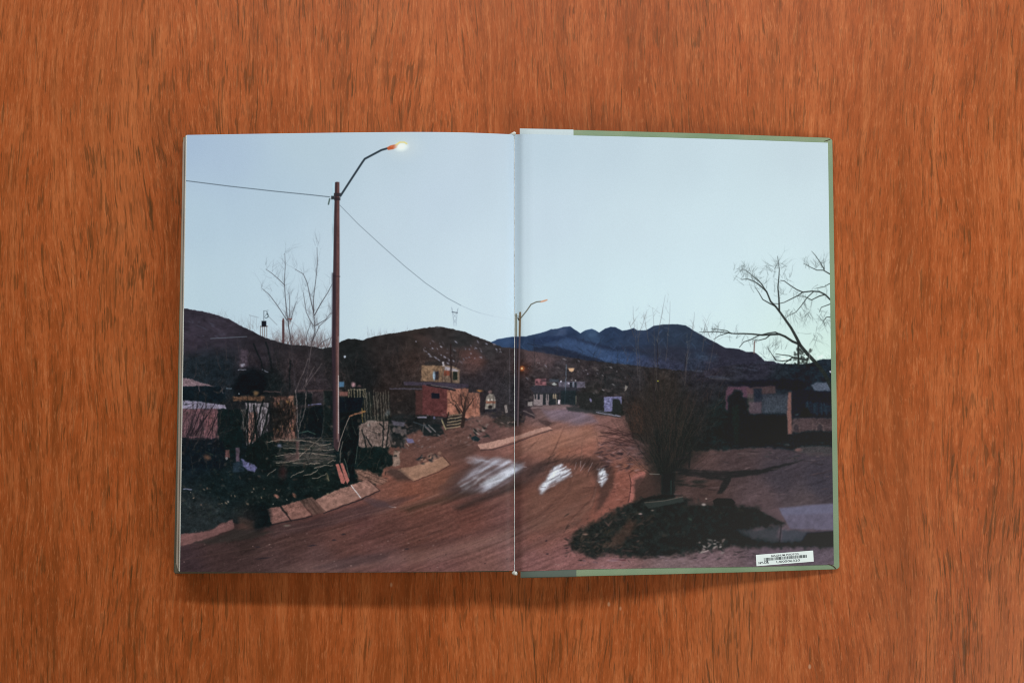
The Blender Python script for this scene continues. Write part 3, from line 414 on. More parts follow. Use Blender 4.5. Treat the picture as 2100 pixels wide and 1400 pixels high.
    P.line([(716, 855), (704, 885), (697, 905), (693, 925)], 1.5, (150, 132, 122), .9); P.line([(703, 905), (698, 925), (697, 948)], 1.8, (110, 104, 96), .8); P.line([(706, 940), (712, 960), (716, 978)], 1.8, (92, 96, 86), .7); P.line([(733, 915), (729, 950)], 1.4, (72, 82, 74), .8)
    P.poly([(688, 952), (694, 950), (708, 985), (706, 992), (699, 990)], (158, 98, 90), 1, soft=1.4); P.poly([(697, 950), (703, 949), (717, 985), (712, 992), (708, 984)], (160, 100, 92), 1, soft=1.4); P.line([(706, 990), (718, 996)], 2.4, (40, 30, 30), .9)
    # ---- brick house with pallet and tree, yellow house on the slope
    P.poly([(872, 741), (906, 742), (908, 750), (868, 749)], (46, 42, 42), .9, soft=1.5); P.poly([(865, 749), (907, 750), (908, 783), (863, 781)], (124, 100, 80), .95, soft=2, rough=1.4, tex=.4, ts=5); P.poly([(908, 748), (928, 751), (943, 757), (942, 786), (908, 783)], (128, 108, 92), .9, soft=1.8, tex=.25, ts=4)
    P.rect(907, 741, 911, 751, (190, 184, 190), .9, soft=1.5); P.poly([(912, 751), (926, 755), (940, 758), (940, 762), (912, 759)], (164, 160, 172), .8, soft=2); P.rect(910, 760, 923, 770, (122, 66, 52), .9); P.rect(928.5, 762, 938, 779, (26, 34, 30), .95); P.rect(891, 761, 899, 778, (34, 34, 44), .95, soft=1.6); P.ell(890, 770, 2.6, 9, (160, 190, 214), .95, .35)
    P.line([(924, 706), (925, 785)], 3.2, (44, 36, 36), .95)
    for k in range(26): x = r.uniform(864, 930); P.line(P.wob((x, 785), (x + r.normal(0, 8), r.uniform(752, 770)), 5, 1), .9, (64, 52, 46), .6)
    P.poly([(828, 782), (862, 783), (900, 783), (960, 788), (962, 793), (930, 800), (868, 790), (828, 790)], (62, 56, 68), .95, soft=1.5, tex=.15); P.line([(800, 797), (868, 797)], 2.6, (96, 92, 110), .6)
    P.poly([(866, 789), (885, 791), (920, 797), (918, 855), (866, 850)], (84, 50, 50), 1, soft=1.4, rough=.8, tex=.22, ts=6); P.rect(852, 800, 866, 850, (74, 48, 46), .8, soft=3); P.rect(885, 806, 901, 817, (24, 26, 34), 1, soft=1.4)
    P.poly([(917, 800), (938, 796), (961, 797), (961, 804), (984, 805), (984, 853), (958, 858), (944, 852), (917, 850)], (152, 104, 88), 1, soft=1.8, rough=1.2, tex=.3, ts=5); P.line([(876, 789), (905, 794), (934, 800)], 3, (30, 30, 36), .95); P.line([(884, 789), (930, 796)], 1.2, (150, 140, 128), .7)
    P.rect(940, 808, 948, 832, (92, 62, 56), .9, soft=2); P.rect(954, 814, 961, 840, (88, 60, 54), .8, soft=2); P.poly([(970, 818), (973, 813), (977, 818), (977, 836), (968, 838)], (128, 84, 72), .8, soft=2); P.poly([(985, 800), (992, 802), (992, 843), (985, 845)], (44, 38, 40), .9, soft=1.5); P.ell(984, 801, 6, 2, (200, 128, 70), .8, .5)
    for a, b, wd in (((948, 874), (956, 815), 7), ((952, 850), (944, 810), 3), ((950, 850), (930, 820), 2.4), ((942, 846), (934, 830), 5), ((954, 845), (972, 815), 2.4), ((935, 835), (918, 818), 1.6), ((930, 822), (921, 800), 1.4), ((957, 820), (962, 795), 1.6), ((945, 815), (948, 792), 1.4), ((925, 826), (918, 825), 1.2), ((956, 840), (968, 822), 1.6)): P.line(P.wob(a, b, 5, .7), wd, (44, 36, 34), .95, w2=wd * .5)
    for k in range(36): P.twig(r.uniform(922, 975), r.uniform(815, 835), -90 + r.normal(0, 35), r.uniform(10, 26), .9, (80, 56, 48), .55, 1)
    P.poly([(907, 858), (948, 848), (944, 872), (914, 882)], (34, 34, 34), .9, soft=2)
    for k in range(5): y = 853 + k * 6.2; P.line(P.wob((918 - k * 1.2 + 2, y), (947 - k * 1.0, y - 4.5), 6, .4), 2.4, (146, 128, 104), .9)
    for k in range(9): P.line([(920 + k * 3.2, 850), (919 + k * 3.2, 854)], 1.5, (54, 44, 40), .9)
    P.line([(906, 861), (914, 880)], 2.8, (150, 138, 108), .9); P.line([(920, 845), (916, 862)], 2, (30, 28, 28), .8)
    P.poly([(864, 880), (870, 868), (905, 872), (912, 890), (895, 896), (868, 892)], (24, 32, 34), .92, soft=3, rough=3); P.line([(870, 871), (883, 885)], 4, (120, 110, 112), .8); P.line([(879, 871), (893, 885)], 2, (136, 130, 130), .8); P.line([(869, 866), (867, 886)], 1.5, (110, 100, 96), .8); P.line([(858, 855), (873, 855)], 3.6, (140, 136, 156), .8); P.ell(890, 856, 2.5, 3, (110, 108, 140), .8); P.line([(848, 865), (880, 876)], 2.4, (56, 66, 72), .8)
    P.dabs(150, (830, 850, 1000, 920), [(120, 100, 96), (50, 44, 44), (140, 124, 122), (66, 56, 56)], (.6, 2), (1, 3), -5, 25, (.2, .6)); P.dabs(24, (960, 862, 1000, 895), [(30, 36, 36), (140, 128, 120)], (1, 2), (1, 4), 30, 20, (.5, .9))
    P.poly([(960, 858), (1000, 848), (1010, 860), (985, 880), (962, 872)], (110, 84, 78), .5, soft=8)
    # parked van behind, stump, trees
    P.poly([(994, 824), (997, 812), (1004, 806), (1012, 808), (1016, 820), (1017, 834), (1010, 842), (994, 840)], (150, 142, 132), .9, soft=2, rough=1.2); P.ell(1004.5, 803, 4, 3, (150, 120, 116), .8, .5); P.rect(996, 822, 1016, 827, (130, 82, 66), .85, soft=1.4); P.rect(998, 812, 1013, 820, (120, 112, 104), .6, soft=2); P.ell(1005, 834, 4.4, 3.6, (30, 28, 30), .95, .3); P.rect(992, 838, 1018, 843, (34, 34, 40), .9, soft=1.6); P.line([(994, 837), (1000, 837.5)], 1.6, (200, 190, 180), .8); P.ell(1002, 820, 2, 2, (230, 220, 210), .8); P.ell(1008, 820, 2, 2, (230, 220, 210), .8)
    P.line([(995, 815), (992, 845)], 3, (34, 30, 32), .9); P.poly([(1034, 831), (1040, 830), (1041, 845), (1036, 846)], (150, 140, 136), .9, soft=1.3)
    for k in range(110): x = r.uniform(950, 1060); P.twig(x, r.uniform(790, 850), -90 + r.normal(0, 22), r.uniform(14, 52), r.uniform(.7, 1.6), [(38, 36, 38), (62, 56, 60), (30, 30, 32)][r.integers(3)], r.uniform(.25, .55), 1)
    # ---- village at the road's far end
    P.dabs(180, (1075, 745, 1290, 830), [(70, 64, 66), (34, 36, 38), (92, 84, 84), (52, 44, 46)], (1, 3.2), (1, 3), 8, 20, (.25, .65)); P.dabs(34, (1080, 735, 1290, 815), [(150, 146, 150), (120, 118, 130)], (.6, 1.3), (1, 3.4), 30, 20, (.4, .85))
    P.poly([(1165, 755), (1178, 755), (1177, 760), (1173, 762), (1168, 761)], (206, 168, 134), .95, soft=1.2); P.rect(1097, 776, 1120, 790, (138, 92, 98), .85, soft=1.5, tex=.35, ts=3); P.rect(1099, 781, 1103, 786, (60, 40, 48), .8); P.rect(1108, 780, 1111, 788, (70, 46, 52), .8); P.rect(1110, 777, 1126, 783, (58, 48, 54), .7, soft=2)
    P.rect(1145, 782, 1200, 795, (104, 100, 116), .75, soft=2, tex=.3, ts=4); P.rect(1168, 784, 1173, 794, (26, 32, 36), .9); P.rect(1178, 784, 1182, 795, (30, 38, 44), .9); P.line([(1175.5, 782), (1175.5, 795)], 1.6, (110, 130, 140), .8); P.ell(1150, 782, 2, 2, (200, 196, 216), .9); P.ell(1180, 780, 1.8, 1, (220, 216, 214), .9); P.ell(1166, 786, 2, 1.6, (190, 184, 200), .8); P.poly([(1131, 788), (1136, 784), (1142, 788), (1138, 790)], (176, 182, 178), .85, soft=1.2); P.rect(1126, 777, 1146, 783, (72, 80, 92), .7, soft=2)
    P.poly([(1086, 795), (1100, 790), (1180, 794), (1190, 800), (1130, 806), (1095, 806)], (50, 50, 58), .9, soft=2, rough=1); P.rect(1094, 806, 1146, 830, (36, 40, 44), .92, soft=1.5); P.rect(1094, 818, 1113, 831, (132, 120, 122), .95, soft=1.3); [P.rect(x, 808, x + w_, 824, (134, 122, 124), .9, soft=1.3) for x, w_ in ((1094, 2), (1099, 3.5), (1106, 7), (1119, 2.4), (1123, 2.4))]; P.rect(1119, 820, 1125, 831, (130, 118, 120), .9); P.rect(1102, 809, 1106, 818, (34, 38, 46), .9)
    P.rect(1133.5, 808, 1142, 818, (96, 86, 78), .9); P.line([(1135, 808), (1135, 816)], 1.2, (180, 166, 140)); P.line([(1139, 808), (1139, 816)], 1.2, (180, 166, 140)); P.line([(1140.5, 816), (1141, 828)], 1.4, (130, 120, 110)); P.rect(1144, 819.5, 1149, 828.5, (206, 194, 200), 1, soft=1.2); P.line([(1161.5, 748), (1160, 790), (1158, 828)], 1.7, (96, 106, 120), .95); P.rect(1082, 823, 1092, 832, (150, 142, 140), .9, soft=1.3); P.rect(1150, 800, 1182, 830, (28, 38, 42), .8, soft=4); P.line([(1181, 812), (1181, 828)], 1.6, (110, 104, 92), .8)
    P.poly([(1086, 833), (1160, 829), (1180, 834), (1120, 838)], (116, 98, 100), .7, soft=3); P.poly([(1162, 834), (1180, 832), (1260, 848), (1275, 856), (1200, 846), (1165, 842)], (44, 48, 50), .85, soft=4, rough=2); P.poly([(1182, 805), (1240, 808), (1240, 842), (1190, 838)], (36, 38, 38), .8, soft=5, rough=4); P.ell(1211, 820, 2, 3.4, (132, 128, 164), .85, .4, -20)
    P.poly([(1238, 812), (1275, 812), (1274, 845), (1239, 843)], (116, 116, 152), .92, soft=1.6, tex=.2, ts=4); P.poly([(1256, 818), (1268, 818), (1275, 830), (1280, 850), (1255, 848)], (32, 36, 34), .95, soft=2.5, rough=2); P.line([(1228, 813), (1276, 811)], 2.2, (48, 42, 46), .9); P.dabs(18, (1240, 816, 1256, 836), [(80, 80, 108), (140, 140, 172)], (.8, 2), (1, 3), 10, 20, (.4, .7)); P.line([(1223, 845), (1240, 848), (1270, 853)], 1.6, (160, 158, 180), .8)
    P.poly([(1282, 790), (1287, 792), (1286, 798), (1281, 802)], (176, 166, 158), .8, soft=1.5)
    # second lamp standard and the far orange lamp
    P.ell(1071, 756, 15, 13, (120, 60, 40), .4, .95, pw=1.6); P.ell(1070.5, 755.5, 4.4, 4.2, (226, 120, 60), .85, .7); P.ell(1070.3, 755.3, 2.1, 2, (255, 226, 170), 1, .4)
    P.line([(1058.2, 644), (1058.2, 690)], 2.6, (104, 92, 62)); P.line([(1058.2, 690), (1058, 780), (1057.6, 862)], 2.6, (78, 72, 84), .95); P.line([(1066.5, 641), (1065.6, 690)], 3.6, (118, 92, 62)); P.line([(1065.6, 690), (1063.6, 780), (1061.8, 872)], 3.4, (112, 96, 102), .95); P.line([(1057, 648), (1066, 649)], 1, (90, 90, 80)); P.line([(1062, 652), (1064, 656)], 2.4, (60, 56, 50)); P.line([(1067, 653), (1080, 637), (1089, 624), (1100, 619), (1109, 618)], 2, (92, 92, 80)); P.poly([(1107, 619.5), (1110, 617), (1122, 613.5), (1123, 615.5), (1116, 618.5), (1109, 620)], (206, 150, 118), 1, soft=1.2); P.line([(1045, 715), (1045.5, 828)], 1.3, (86, 82, 88), .7)
    # ---- right: farm house, fence, walls in the dusk
    P.poly([(1480, 785), (1560, 778), (1640, 778), (1660, 790), (1640, 800), (1500, 790)], (24, 26, 34), .8, soft=4, rough=3); P.poly([(1488, 800), (1493, 793), (1535, 792), (1545, 800), (1544, 816), (1530, 815), (1517, 812), (1517, 798), (1504, 798), (1502, 808), (1493, 812), (1492, 842), (1488, 838)], (92, 66, 80), .85, soft=2.4, rough=1.6); P.poly([(1530, 795), (1590, 790), (1590, 806), (1532, 808)], (84, 66, 66), .7, soft=3, rough=2)
    P.rect(1545, 796, 1562, 826, (34, 40, 50), .9, soft=2); P.rect(1532, 808, 1546, 842, (70, 70, 64), .6, soft=3); P.rect(1536, 824, 1562, 848, (88, 72, 80), .75, soft=3, tex=.3, ts=3, ta=.4); P.rect(1564, 808, 1616, 848, (62, 66, 76), .7, soft=3, tex=.5, ts=2.5, ta=.4)
    for x in np.arange(1538, 1616, 3.6): P.line([(x, 820 - r.uniform(0, 9)), (x + .4, 846 + r.uniform(-3, 2))], 1.2, (104, 96, 106) if x < 1562 else (96, 106, 116), r.uniform(.3, .7))
    P.poly([(1493, 812), (1520, 800), (1532, 830), (1535, 850), (1560, 850), (1614, 850), (1614, 912), (1500, 920), (1485, 880), (1494, 845)], (20, 32, 34), .93, soft=4, rough=4, rs=9); P.poly([(1500, 835), (1515, 830), (1516, 910), (1506, 910)], (36, 42, 38), .6, soft=4)
    P.poly([(1616, 804), (1622, 803), (1623, 850), (1624, 890), (1615, 890), (1614, 850)], (130, 94, 88), .9, soft=2); P.rect(1624, 856, 1730, 886, (86, 68, 70), .75, soft=4, rough=2.5, tex=.35, ts=5); P.rect(1640, 858, 1670, 884, (80, 66, 68), .5, soft=6)
    for cx in (1632, 1681): P.ell(cx, 876, 5.4, 9, (52, 48, 52), .8, .3); P.line([(cx - 7, 884), (cx - 6, 872), (cx, 866), (cx + 7, 872), (cx + 8, 884)], 1.4, (130, 108, 104), .6)
    P.line([(1666, 862), (1666, 884)], 1.4, (124, 104, 100), .5); P.rect(1624, 800, 1730, 856, (22, 30, 38), .85, soft=3)
    for x in np.arange(1653, 1712, 3.1): P.line([(x, 823 + (x - 1650) * .12 + r.uniform(-2, 3)), (x + 1.2, 851 - r.uniform(0, 9))], 1.3, (86, 100, 114), r.uniform(.2, .7))
    P.poly([(1648, 838), (1656, 836), (1664, 852), (1640, 856)], (22, 32, 30), .95, soft=3); P.poly([(1662, 790), (1675, 784), (1696, 783), (1706, 801), (1672, 801)], (92, 100, 116), .85, soft=2, rough=1.5); P.poly([(1624, 890), (1660, 882), (1730, 884), (1730, 930), (1650, 925), (1600, 915)], (24, 36, 38), .93, soft=4, rough=4)
    P.poly([(1630, 922), (1645, 915), (1680, 913), (1730, 916), (1730, 934), (1660, 934)], (76, 70, 72), .8, soft=4, rough=2); P.ell(1636, 922, 7, 3.4, (128, 94, 92), .8, .6); P.dabs(40, (1480, 905, 1706, 945), [(84, 72, 74), (40, 46, 46), (110, 94, 94)], (.8, 2), (1.5, 5), 0, 8, (.3, .6)); P.ell(1703, 762, 2.4, 1.8, (225, 220, 232), .9); P.ell(1634, 850, 4, 1.6, (90, 94, 92), .6)
    P.dabs(40, (1420, 730, 1600, 775), [(84, 96, 116), (60, 60, 74), (34, 36, 44)], (1, 2.4), (2, 8), 4, 6, (.12, .4)); P.line([(1455, 775), (1495, 777)], 2.4, (96, 100, 110), .4)
    P.blur(1455, 760, 1729, 930, 4)
    px_ = 1 - np.clip(1 - (np.abs(X - 690) - 9) / 6, 0, 1) * (Y < 925); lo2 = lo * px_ * np.where(np.abs(X - 1061) < 10, 0, 1); P.warp(1.1, 6, lo2 * (1 - .6 * gmask), 5.); P.mottle(.14, 3, 2.4, lo2 * (1 - .8 * gmask), 9)
    # ---- the big leaning willow at the sheet's right edge
    wc = (40, 44, 42)
    def br(pts, wd, w2=.8, a=.95): P.line(pts, wd, wc, a, w2=w2)
    br([(1712, 812), (1704, 792), (1690, 765), (1672, 743), (1655, 725), (1641, 708), (1633, 692), (1622, 672), (1610, 655), (1600, 641), (1590, 628)], 9, 3.4); br([(1590, 628), (1580, 618), (1572, 598), (1558, 585), (1545, 576), (1532, 572), (1520, 573)], 3.6, .8); br([(1598, 638), (1597, 610), (1595, 590), (1597, 568), (1598, 552), (1594, 525)], 3.4, .7); br([(1590, 628), (1578, 622), (1564, 614), (1556, 600), (1549, 590)], 2.4, .7); br([(1572, 598), (1560, 580), (1545, 568), (1532, 556), (1527, 553)], 1.8, .6); br([(1575, 605), (1566, 590), (1556, 575), (1542, 562)], 1.5, .6)
    br([(1712, 622), (1702, 614), (1692, 604), (1680, 598), (1665, 597), (1646, 599), (1634, 594), (1620, 585), (1608, 576), (1600, 575)], 3.4, 1); br([(1692, 604), (1680, 607), (1664, 615), (1650, 608), (1635, 607)], 2.2, .8); br([(1646, 599), (1636, 606), (1620, 614), (1608, 620), (1595, 623), (1583, 622)], 2, .8); br([(1668, 598), (1655, 610), (1642, 628), (1632, 640), (1615, 648), (1610, 654)], 1.6, .7); br([(1710, 566), (1700, 561), (1688, 554), (1675, 554), (1660, 547), (1648, 540)], 2.4, .7); br([(1690, 553), (1683, 540), (1672, 524), (1664, 515)], 1.7, .6); br([(1690, 552), (1689, 530)], 1.4, .5)
    br([(1710, 580), (1700, 582), (1690, 588), (1670, 592)], 1.6, .6); br([(1710, 620), (1698, 625), (1684, 630), (1680, 640)], 1.8, .7); br([(1710, 650), (1695, 650), (1688, 658), (1692, 668)], 1.6, .7)
    br([(1640, 706), (1625, 700), (1610, 690), (1598, 685), (1580, 686), (1562, 687), (1545, 685), (1525, 684), (1505, 684), (1490, 682), (1470, 680), (1434, 681)], 5, 1); br([(1598, 685), (1590, 681), (1575, 683), (1555, 688), (1540, 696), (1525, 701), (1516, 712)], 2.6, 1); br([(1580, 686), (1570, 694), (1555, 698), (1545, 697)], 2.2, .9); br([(1500, 684), (1490, 678), (1470, 675), (1458, 674)], 1.8, .7); br([(1495, 682), (1475, 688), (1463, 696)], 1.5, .7)
    br([(1655, 738), (1640, 735), (1625, 733), (1615, 740), (1608, 745)], 3.6, 1.4); br([(1630, 734), (1618, 729), (1600, 727), (1590, 725)], 2.2, .9); br([(1622, 738), (1605, 740), (1592, 739), (1586, 730)], 2.2, .9); br([(1637, 700), (1637, 750)], 4, 4); br([(1590, 738), (1580, 722), (1572, 710)], 1.4, .6); P.dabs(46, (1628, 715, 1662, 746), [wc], (1, 2.4), (1, 2), 0, 60, (.5, .9))
    for (x, y, n, L) in ((1530, 572, 12, 22), (1548, 580, 8, 20), (1596, 545, 12, 24), (1560, 595, 8, 20), (1527, 553, 6, 14), (1640, 600, 8, 22), (1665, 545, 10, 26), (1690, 540, 8, 22), (1690, 640, 10, 22), (1695, 660, 10, 24), (1620, 640, 8, 22), (1470, 678, 16, 14), (1440, 680, 8, 12), (1510, 690, 8, 14), (1590, 715, 14, 20), (1575, 725, 8, 16), (1540, 705, 8, 18), (1655, 640, 6, 24), (1670, 690, 8, 26), (1685, 590, 6, 18), (1605, 575, 8, 18), (1640, 640, 10, 26), (1660, 620, 8, 26), (1600, 600, 10, 20), (1540, 560, 12, 18), (1580, 560, 8, 22), (1520, 560, 8, 14)):
        for k in range(n):
            P.twig(x + r.normal(0, 9), y + r.normal(0, 5), (-90 if y < 590 else 90 if x > 1600 and y < 700 else -90) + r.normal(0, 40), L * r.uniform(.5, 1.3), 1.0, (96, 106, 106), .55, 1, 30)
    P.line([(1547, 700), (1546, 724)], 2.4, (110, 88, 84), .9); P.line([(1660, 715), (1660, 745)], 1.4, (140, 140, 140), .6)
    # ---- tall brush in front of the house, standing from its stump
    for k in range(9): P.poly([(1362, 1010), (1325 + r.normal(0, 8), 930), (1296 + r.normal(0, 14), 850 + r.normal(0, 18)), (1330 + r.normal(0, 26), 790 + r.normal(0, 18)), (1410 + r.normal(0, 28), 795 + r.normal(0, 18)), (1462 + r.normal(0, 14), 860), (1420 + r.normal(0, 10), 940), (1376, 1010)], (40, 38, 37), .12, soft=34, rough=18, rs=14, seed=k)
    P.poly([(1325, 925), (1345, 885), (1420, 880), (1432, 925), (1402, 962), (1382, 990), (1378, 1022), (1358, 1022), (1352, 990), (1332, 960)], (25, 32, 31), .8, soft=24, rough=12, rs=10)
    for k in range(620):
        bx = 1366 + r.normal(0, 9); tx = 1374 + r.normal(0, 54); t = r.uniform(.25, .8); ty = r.uniform(770, 905) + abs(tx - 1368) * .45
        a = (bx + (tx - bx) * t, 1000 + (ty - 1000) * t); b = (tx, ty)
        P.line(P.wob(a, b, 6, 2.4), r.uniform(.6, 1.4), [(58, 46, 42), (26, 30, 30), (66, 54, 48), (22, 28, 29), (46, 46, 42)][r.integers(5)], r.uniform(.12, .40), w2=.5)
    for k in range(760):
        th = r.uniform(0, 1); x = 1278 + 212 * th + r.normal(0, 8); y = r.uniform(765, 940)
        if abs(x - 1376) > 108 - max(0, y - 850) * .75: continue
        P.twig(x, y, -90 + (x - 1370) * .28 + r.normal(0, 22), r.uniform(10, 34), r.uniform(.6, 1.2), [(70, 54, 50), (30, 32, 33), (56, 48, 46), (24, 30, 30), (76, 62, 56)][r.integers(5)], r.uniform(.15, .45), 1, 26)
    for (x0, y0, x1, y1) in ((1308, 770, 1298, 628), (1309, 700, 1322, 645), (1312, 800, 1306, 660), (1345, 760, 1338, 632), (1348, 700, 1364, 605), (1344, 800, 1352, 690), (1365, 740, 1374, 618), (1402, 770, 1416, 690), (1416, 692, 1424, 640), (1404, 790, 1410, 700), (1452, 760, 1472, 668), (1440, 720, 1448, 660), (1330, 700, 1320, 640), (1300, 690, 1290, 660), (1455, 690, 1442, 655)):
        P.line(P.wob((x0, y0), (x1, y1), 6, 1), 1.3, (84, 78, 78), .6, w2=.5)
        for k in range(5): P.twig(x0 + (x1 - x0) * r.uniform(.3, 1), y0 + (y1 - y0) * r.uniform(.3, 1), -90 + r.normal(0, 30), r.uniform(8, 18), .8, (118, 118, 114), .45, 1)
    for a, b in (((1342, 820), (1340, 750)), ((1350, 800), (1347, 700)), ((1402, 770), (1408, 725))): P.line(P.wob(a, b, 5, 1), 2, (38, 34, 38), .5)
    P.ell(1349, 781, 1.3, 1.3, (190, 190, 60), .9, .4); P.rect(1356, 970, 1382, 1022, (24, 34, 34), .85, soft=5, rough=3, rs=5); P.line([(1376, 985), (1376, 1015)], 2, (52, 62, 58), .7)
    for k in range(60): P.twig(r.uniform(1290, 1320), r.uniform(830, 900), -110 + r.normal(0, 30), r.uniform(10, 26), .9, (74, 54, 46), .5, 1)
    # right yard: tracks, shade of the brush
    P.poly([(1385, 958), (1420, 962), (1480, 966), (1560, 962), (1620, 948), (1650, 942), (1560, 972), (1500, 980), (1490, 1000), (1480, 1012), (1470, 1012), (1482, 985), (1430, 978), (1390, 972)], (34, 36, 36), .85, soft=3.5, rough=2, rs=8); P.poly([(1300, 985), (1330, 972), (1360, 975), (1350, 1018), (1300, 1035)], (52, 44, 42), .75, soft=7, rough=4); P.line([(1332, 971), (1352, 972)], 1.8, (120, 118, 112), .7); P.line([(1415, 920), (1413, 958)], 4, (34, 36, 36), .8)
    P.dabs(150, (1385, 925, 1706, 1045), [(60, 50, 52), (104, 86, 88), (46, 42, 44)], (.7, 1.8), (2, 8), -3, 8, (.15, .5)); P.dabs(20, (1390, 985, 1440, 1000), [(36, 38, 36)], (1.4, 2.6), (2, 6), 0, 8, (.3, .6))
    # planter, log, rubble mound and pale kerb blocks at the bottom right
    mp_ = [(1190, 1084), (1225, 1068), (1258, 1048), (1282, 1034), (1300, 1030), (1330, 1020), (1350, 1014), (1400, 1020), (1440, 1030), (1500, 1035), (1545, 1038), (1590, 1052), (1612, 1072), (1600, 1078), (1520, 1085), (1540, 1100), (1600, 1110), (1730, 1090), (1730, 1120), (1600, 1122), (1500, 1120), (1440, 1130), (1370, 1140), (1300, 1142), (1250, 1135), (1215, 1142), (1180, 1130), (1168, 1110), (1178, 1095)]
    P.poly(mp_, (52, 46, 44), .55, soft=12, rough=10, rs=9, seed=2); P.poly(mp_, (30, 36, 35), .88, soft=9, rough=8, rs=8, tex=.35, ts=7)
    P.dabs(750, (1168, 1012, 1612, 1148), [(20, 26, 28), (42, 48, 45), (60, 52, 46), (30, 36, 36), (24, 32, 30)], (.8, 3.2), (1, 3), -8, 40, (.15, .55), poly=[(1180, 1088), (1290, 1030), (1400, 1018), (1540, 1036), (1610, 1068), (1540, 1104), (1420, 1136), (1220, 1144), (1166, 1112)])
    P.dabs(200, (1160, 1050, 1330, 1150), [(28, 30, 30), (40, 36, 34), (96, 74, 68), (66, 52, 48)], (.6, 2), (1.4, 5), -14, 24, (.2, .6)); P.dabs(150, (1240, 1128, 1560, 1146), [(40, 38, 38), (70, 58, 60), (34, 36, 36)], (.6, 1.8), (1.4, 5), -4, 12, (.2, .5))
    for k in range(120): P.twig(r.uniform(1180, 1420), r.uniform(1030, 1130), r.uniform(-170, 10), r.uniform(6, 20), .8, [(74, 62, 54), (22, 28, 28), (54, 56, 48)][r.integers(3)], .4, 1)
    P.poly([(1240, 1118), (1262, 1094), (1290, 1068), (1306, 1064), (1300, 1085), (1280, 1112), (1258, 1124)], (74, 56, 49), .65, soft=9, rough=5, rs=7, tex=.3); P.poly([(1320, 1032), (1360, 1026), (1400, 1019), (1402, 1028), (1362, 1036), (1330, 1042)], (50, 56, 54), .9, soft=2); P.line([(1322, 1030), (1362, 1026), (1400, 1018)], 1.3, (120, 108, 100), .8); P.poly([(1300, 1036), (1330, 1024), (1400, 1015), (1360, 1014), (1318, 1022)], (24, 30, 30), .8, soft=3)
    P.dabs(170, (1170, 1075, 1260, 1140), [(52, 46, 40), (20, 26, 26), (84, 70, 62), (36, 40, 36)], (.7, 2.2), (1, 4), -10, 30, (.3, .7), poly=[(1180, 1090), (1240, 1070), (1260, 1100), (1240, 1138), (1190, 1136), (1170, 1110)])
    P.poly([(1462, 1026), (1470, 1021), (1500, 1022), (1508, 1030), (1500, 1037), (1466, 1036)], (18, 24, 26), .97, soft=1.8); P.poly([(1410, 1026), (1460, 1024), (1462, 1036), (1410, 1036)], (84, 66, 64), .5, soft=5); P.ell(1443, 1034, 4, 2.4, (176, 164, 160), .8, .5); P.ell(1448, 1022, 2, 1.4, (180, 160, 150), .8, .5); P.ell(1313, 1053, 3.6, 1.8, (176, 150, 146), .8, .5); P.ell(1338, 1046, 3, 1.2, (150, 130, 120), .7, .5); P.ell(1200, 1095, 5, 1.8, (140, 112, 100), .8, .5); P.line([(1255, 1147), (1282, 1147.5)], 2, (74, 40, 46), .8); P.line([(1255, 1145.5), (1280, 1145)], 1.2, (160, 130, 134), .7)
    P.poly([(1598, 1042), (1650, 1036), (1730, 1031), (1730, 1086), (1690, 1086), (1620, 1083), (1606, 1060)], (98, 93, 110), .95, soft=3, rough=1.5, tex=.14, ts=9); P.poly([(1598, 1042), (1650, 1036), (1730, 1031), (1730, 1050), (1650, 1054), (1604, 1056)], (104, 104, 126), .6, soft=6); P.poly([(1560, 1044), (1596, 1042), (1612, 1072), (1596, 1066), (1568, 1052)], (96, 78, 82), .8, soft=4, rough=2); P.poly([(1602, 1086), (1660, 1088), (1655, 1108), (1602, 1112)], (60, 66, 74), .8, soft=6, rough=3, rs=6); P.poly([(1510, 1086), (1560, 1084), (1598, 1080), (1594, 1112), (1560, 1108), (1525, 1098)], (54, 60, 64), .75, soft=8, rough=4, rs=7); P.line([(1602, 1078), (1598, 1114)], 2.4, (28, 32, 34), .7); P.poly([(1655, 1092), (1730, 1086), (1730, 1118), (1640, 1116)], (22, 28, 32), .85, soft=5)
    P.dabs(40, (1430, 1105, 1485, 1135), [(150, 140, 136), (110, 98, 96), (40, 44, 44)], (.8, 2), (1, 3), -15, 30, (.4, .9)); P.line([(1443, 1131), (1452, 1128)], 2, (200, 180, 176), .8); P.dabs(50, (1180, 1140, 1706, 1170), [(90, 74, 82), (150, 128, 138)], (.7, 2), (2, 6), -3, 8, (.15, .45)); P.ell(1590, 1130, 26, 5, (92, 76, 88), .4, .8); P.ell(1415, 1064, 5, 2, (70, 84, 74), .6, .6, 30)
    P.mottle(.22, 1.7, 1.5, lo2 * (1 - .75 * gmask), 13); P.mottle(.10, 1.5, 1.3, lo * gmask, 17)
    P.blur(1480, 1010, 1729, 1135, 3); P.blur(1160, 1005, 1500, 1160, 1); P.blur(775, 735, 1030, 900, 1)
    # halftone softness and grain of the print
    for ax in (0, 1):
        C = P.C; A = np.roll(C, 1, ax); B = np.roll(C, -1, ax); A2 = np.roll(C, 2, ax); B2 = np.roll(C, -2, ax); P.C = (.58 * C + .19 * (A + B) + .02 * (A2 + B2)).astype(np.float32)
    P.C *= (1 + .035 * (r.random((NH, NW, 1)).astype(np.float32) - .5))
    P.C += r.normal(0, 1.1, (NH, NW, 1)).astype(np.float32)
    return P

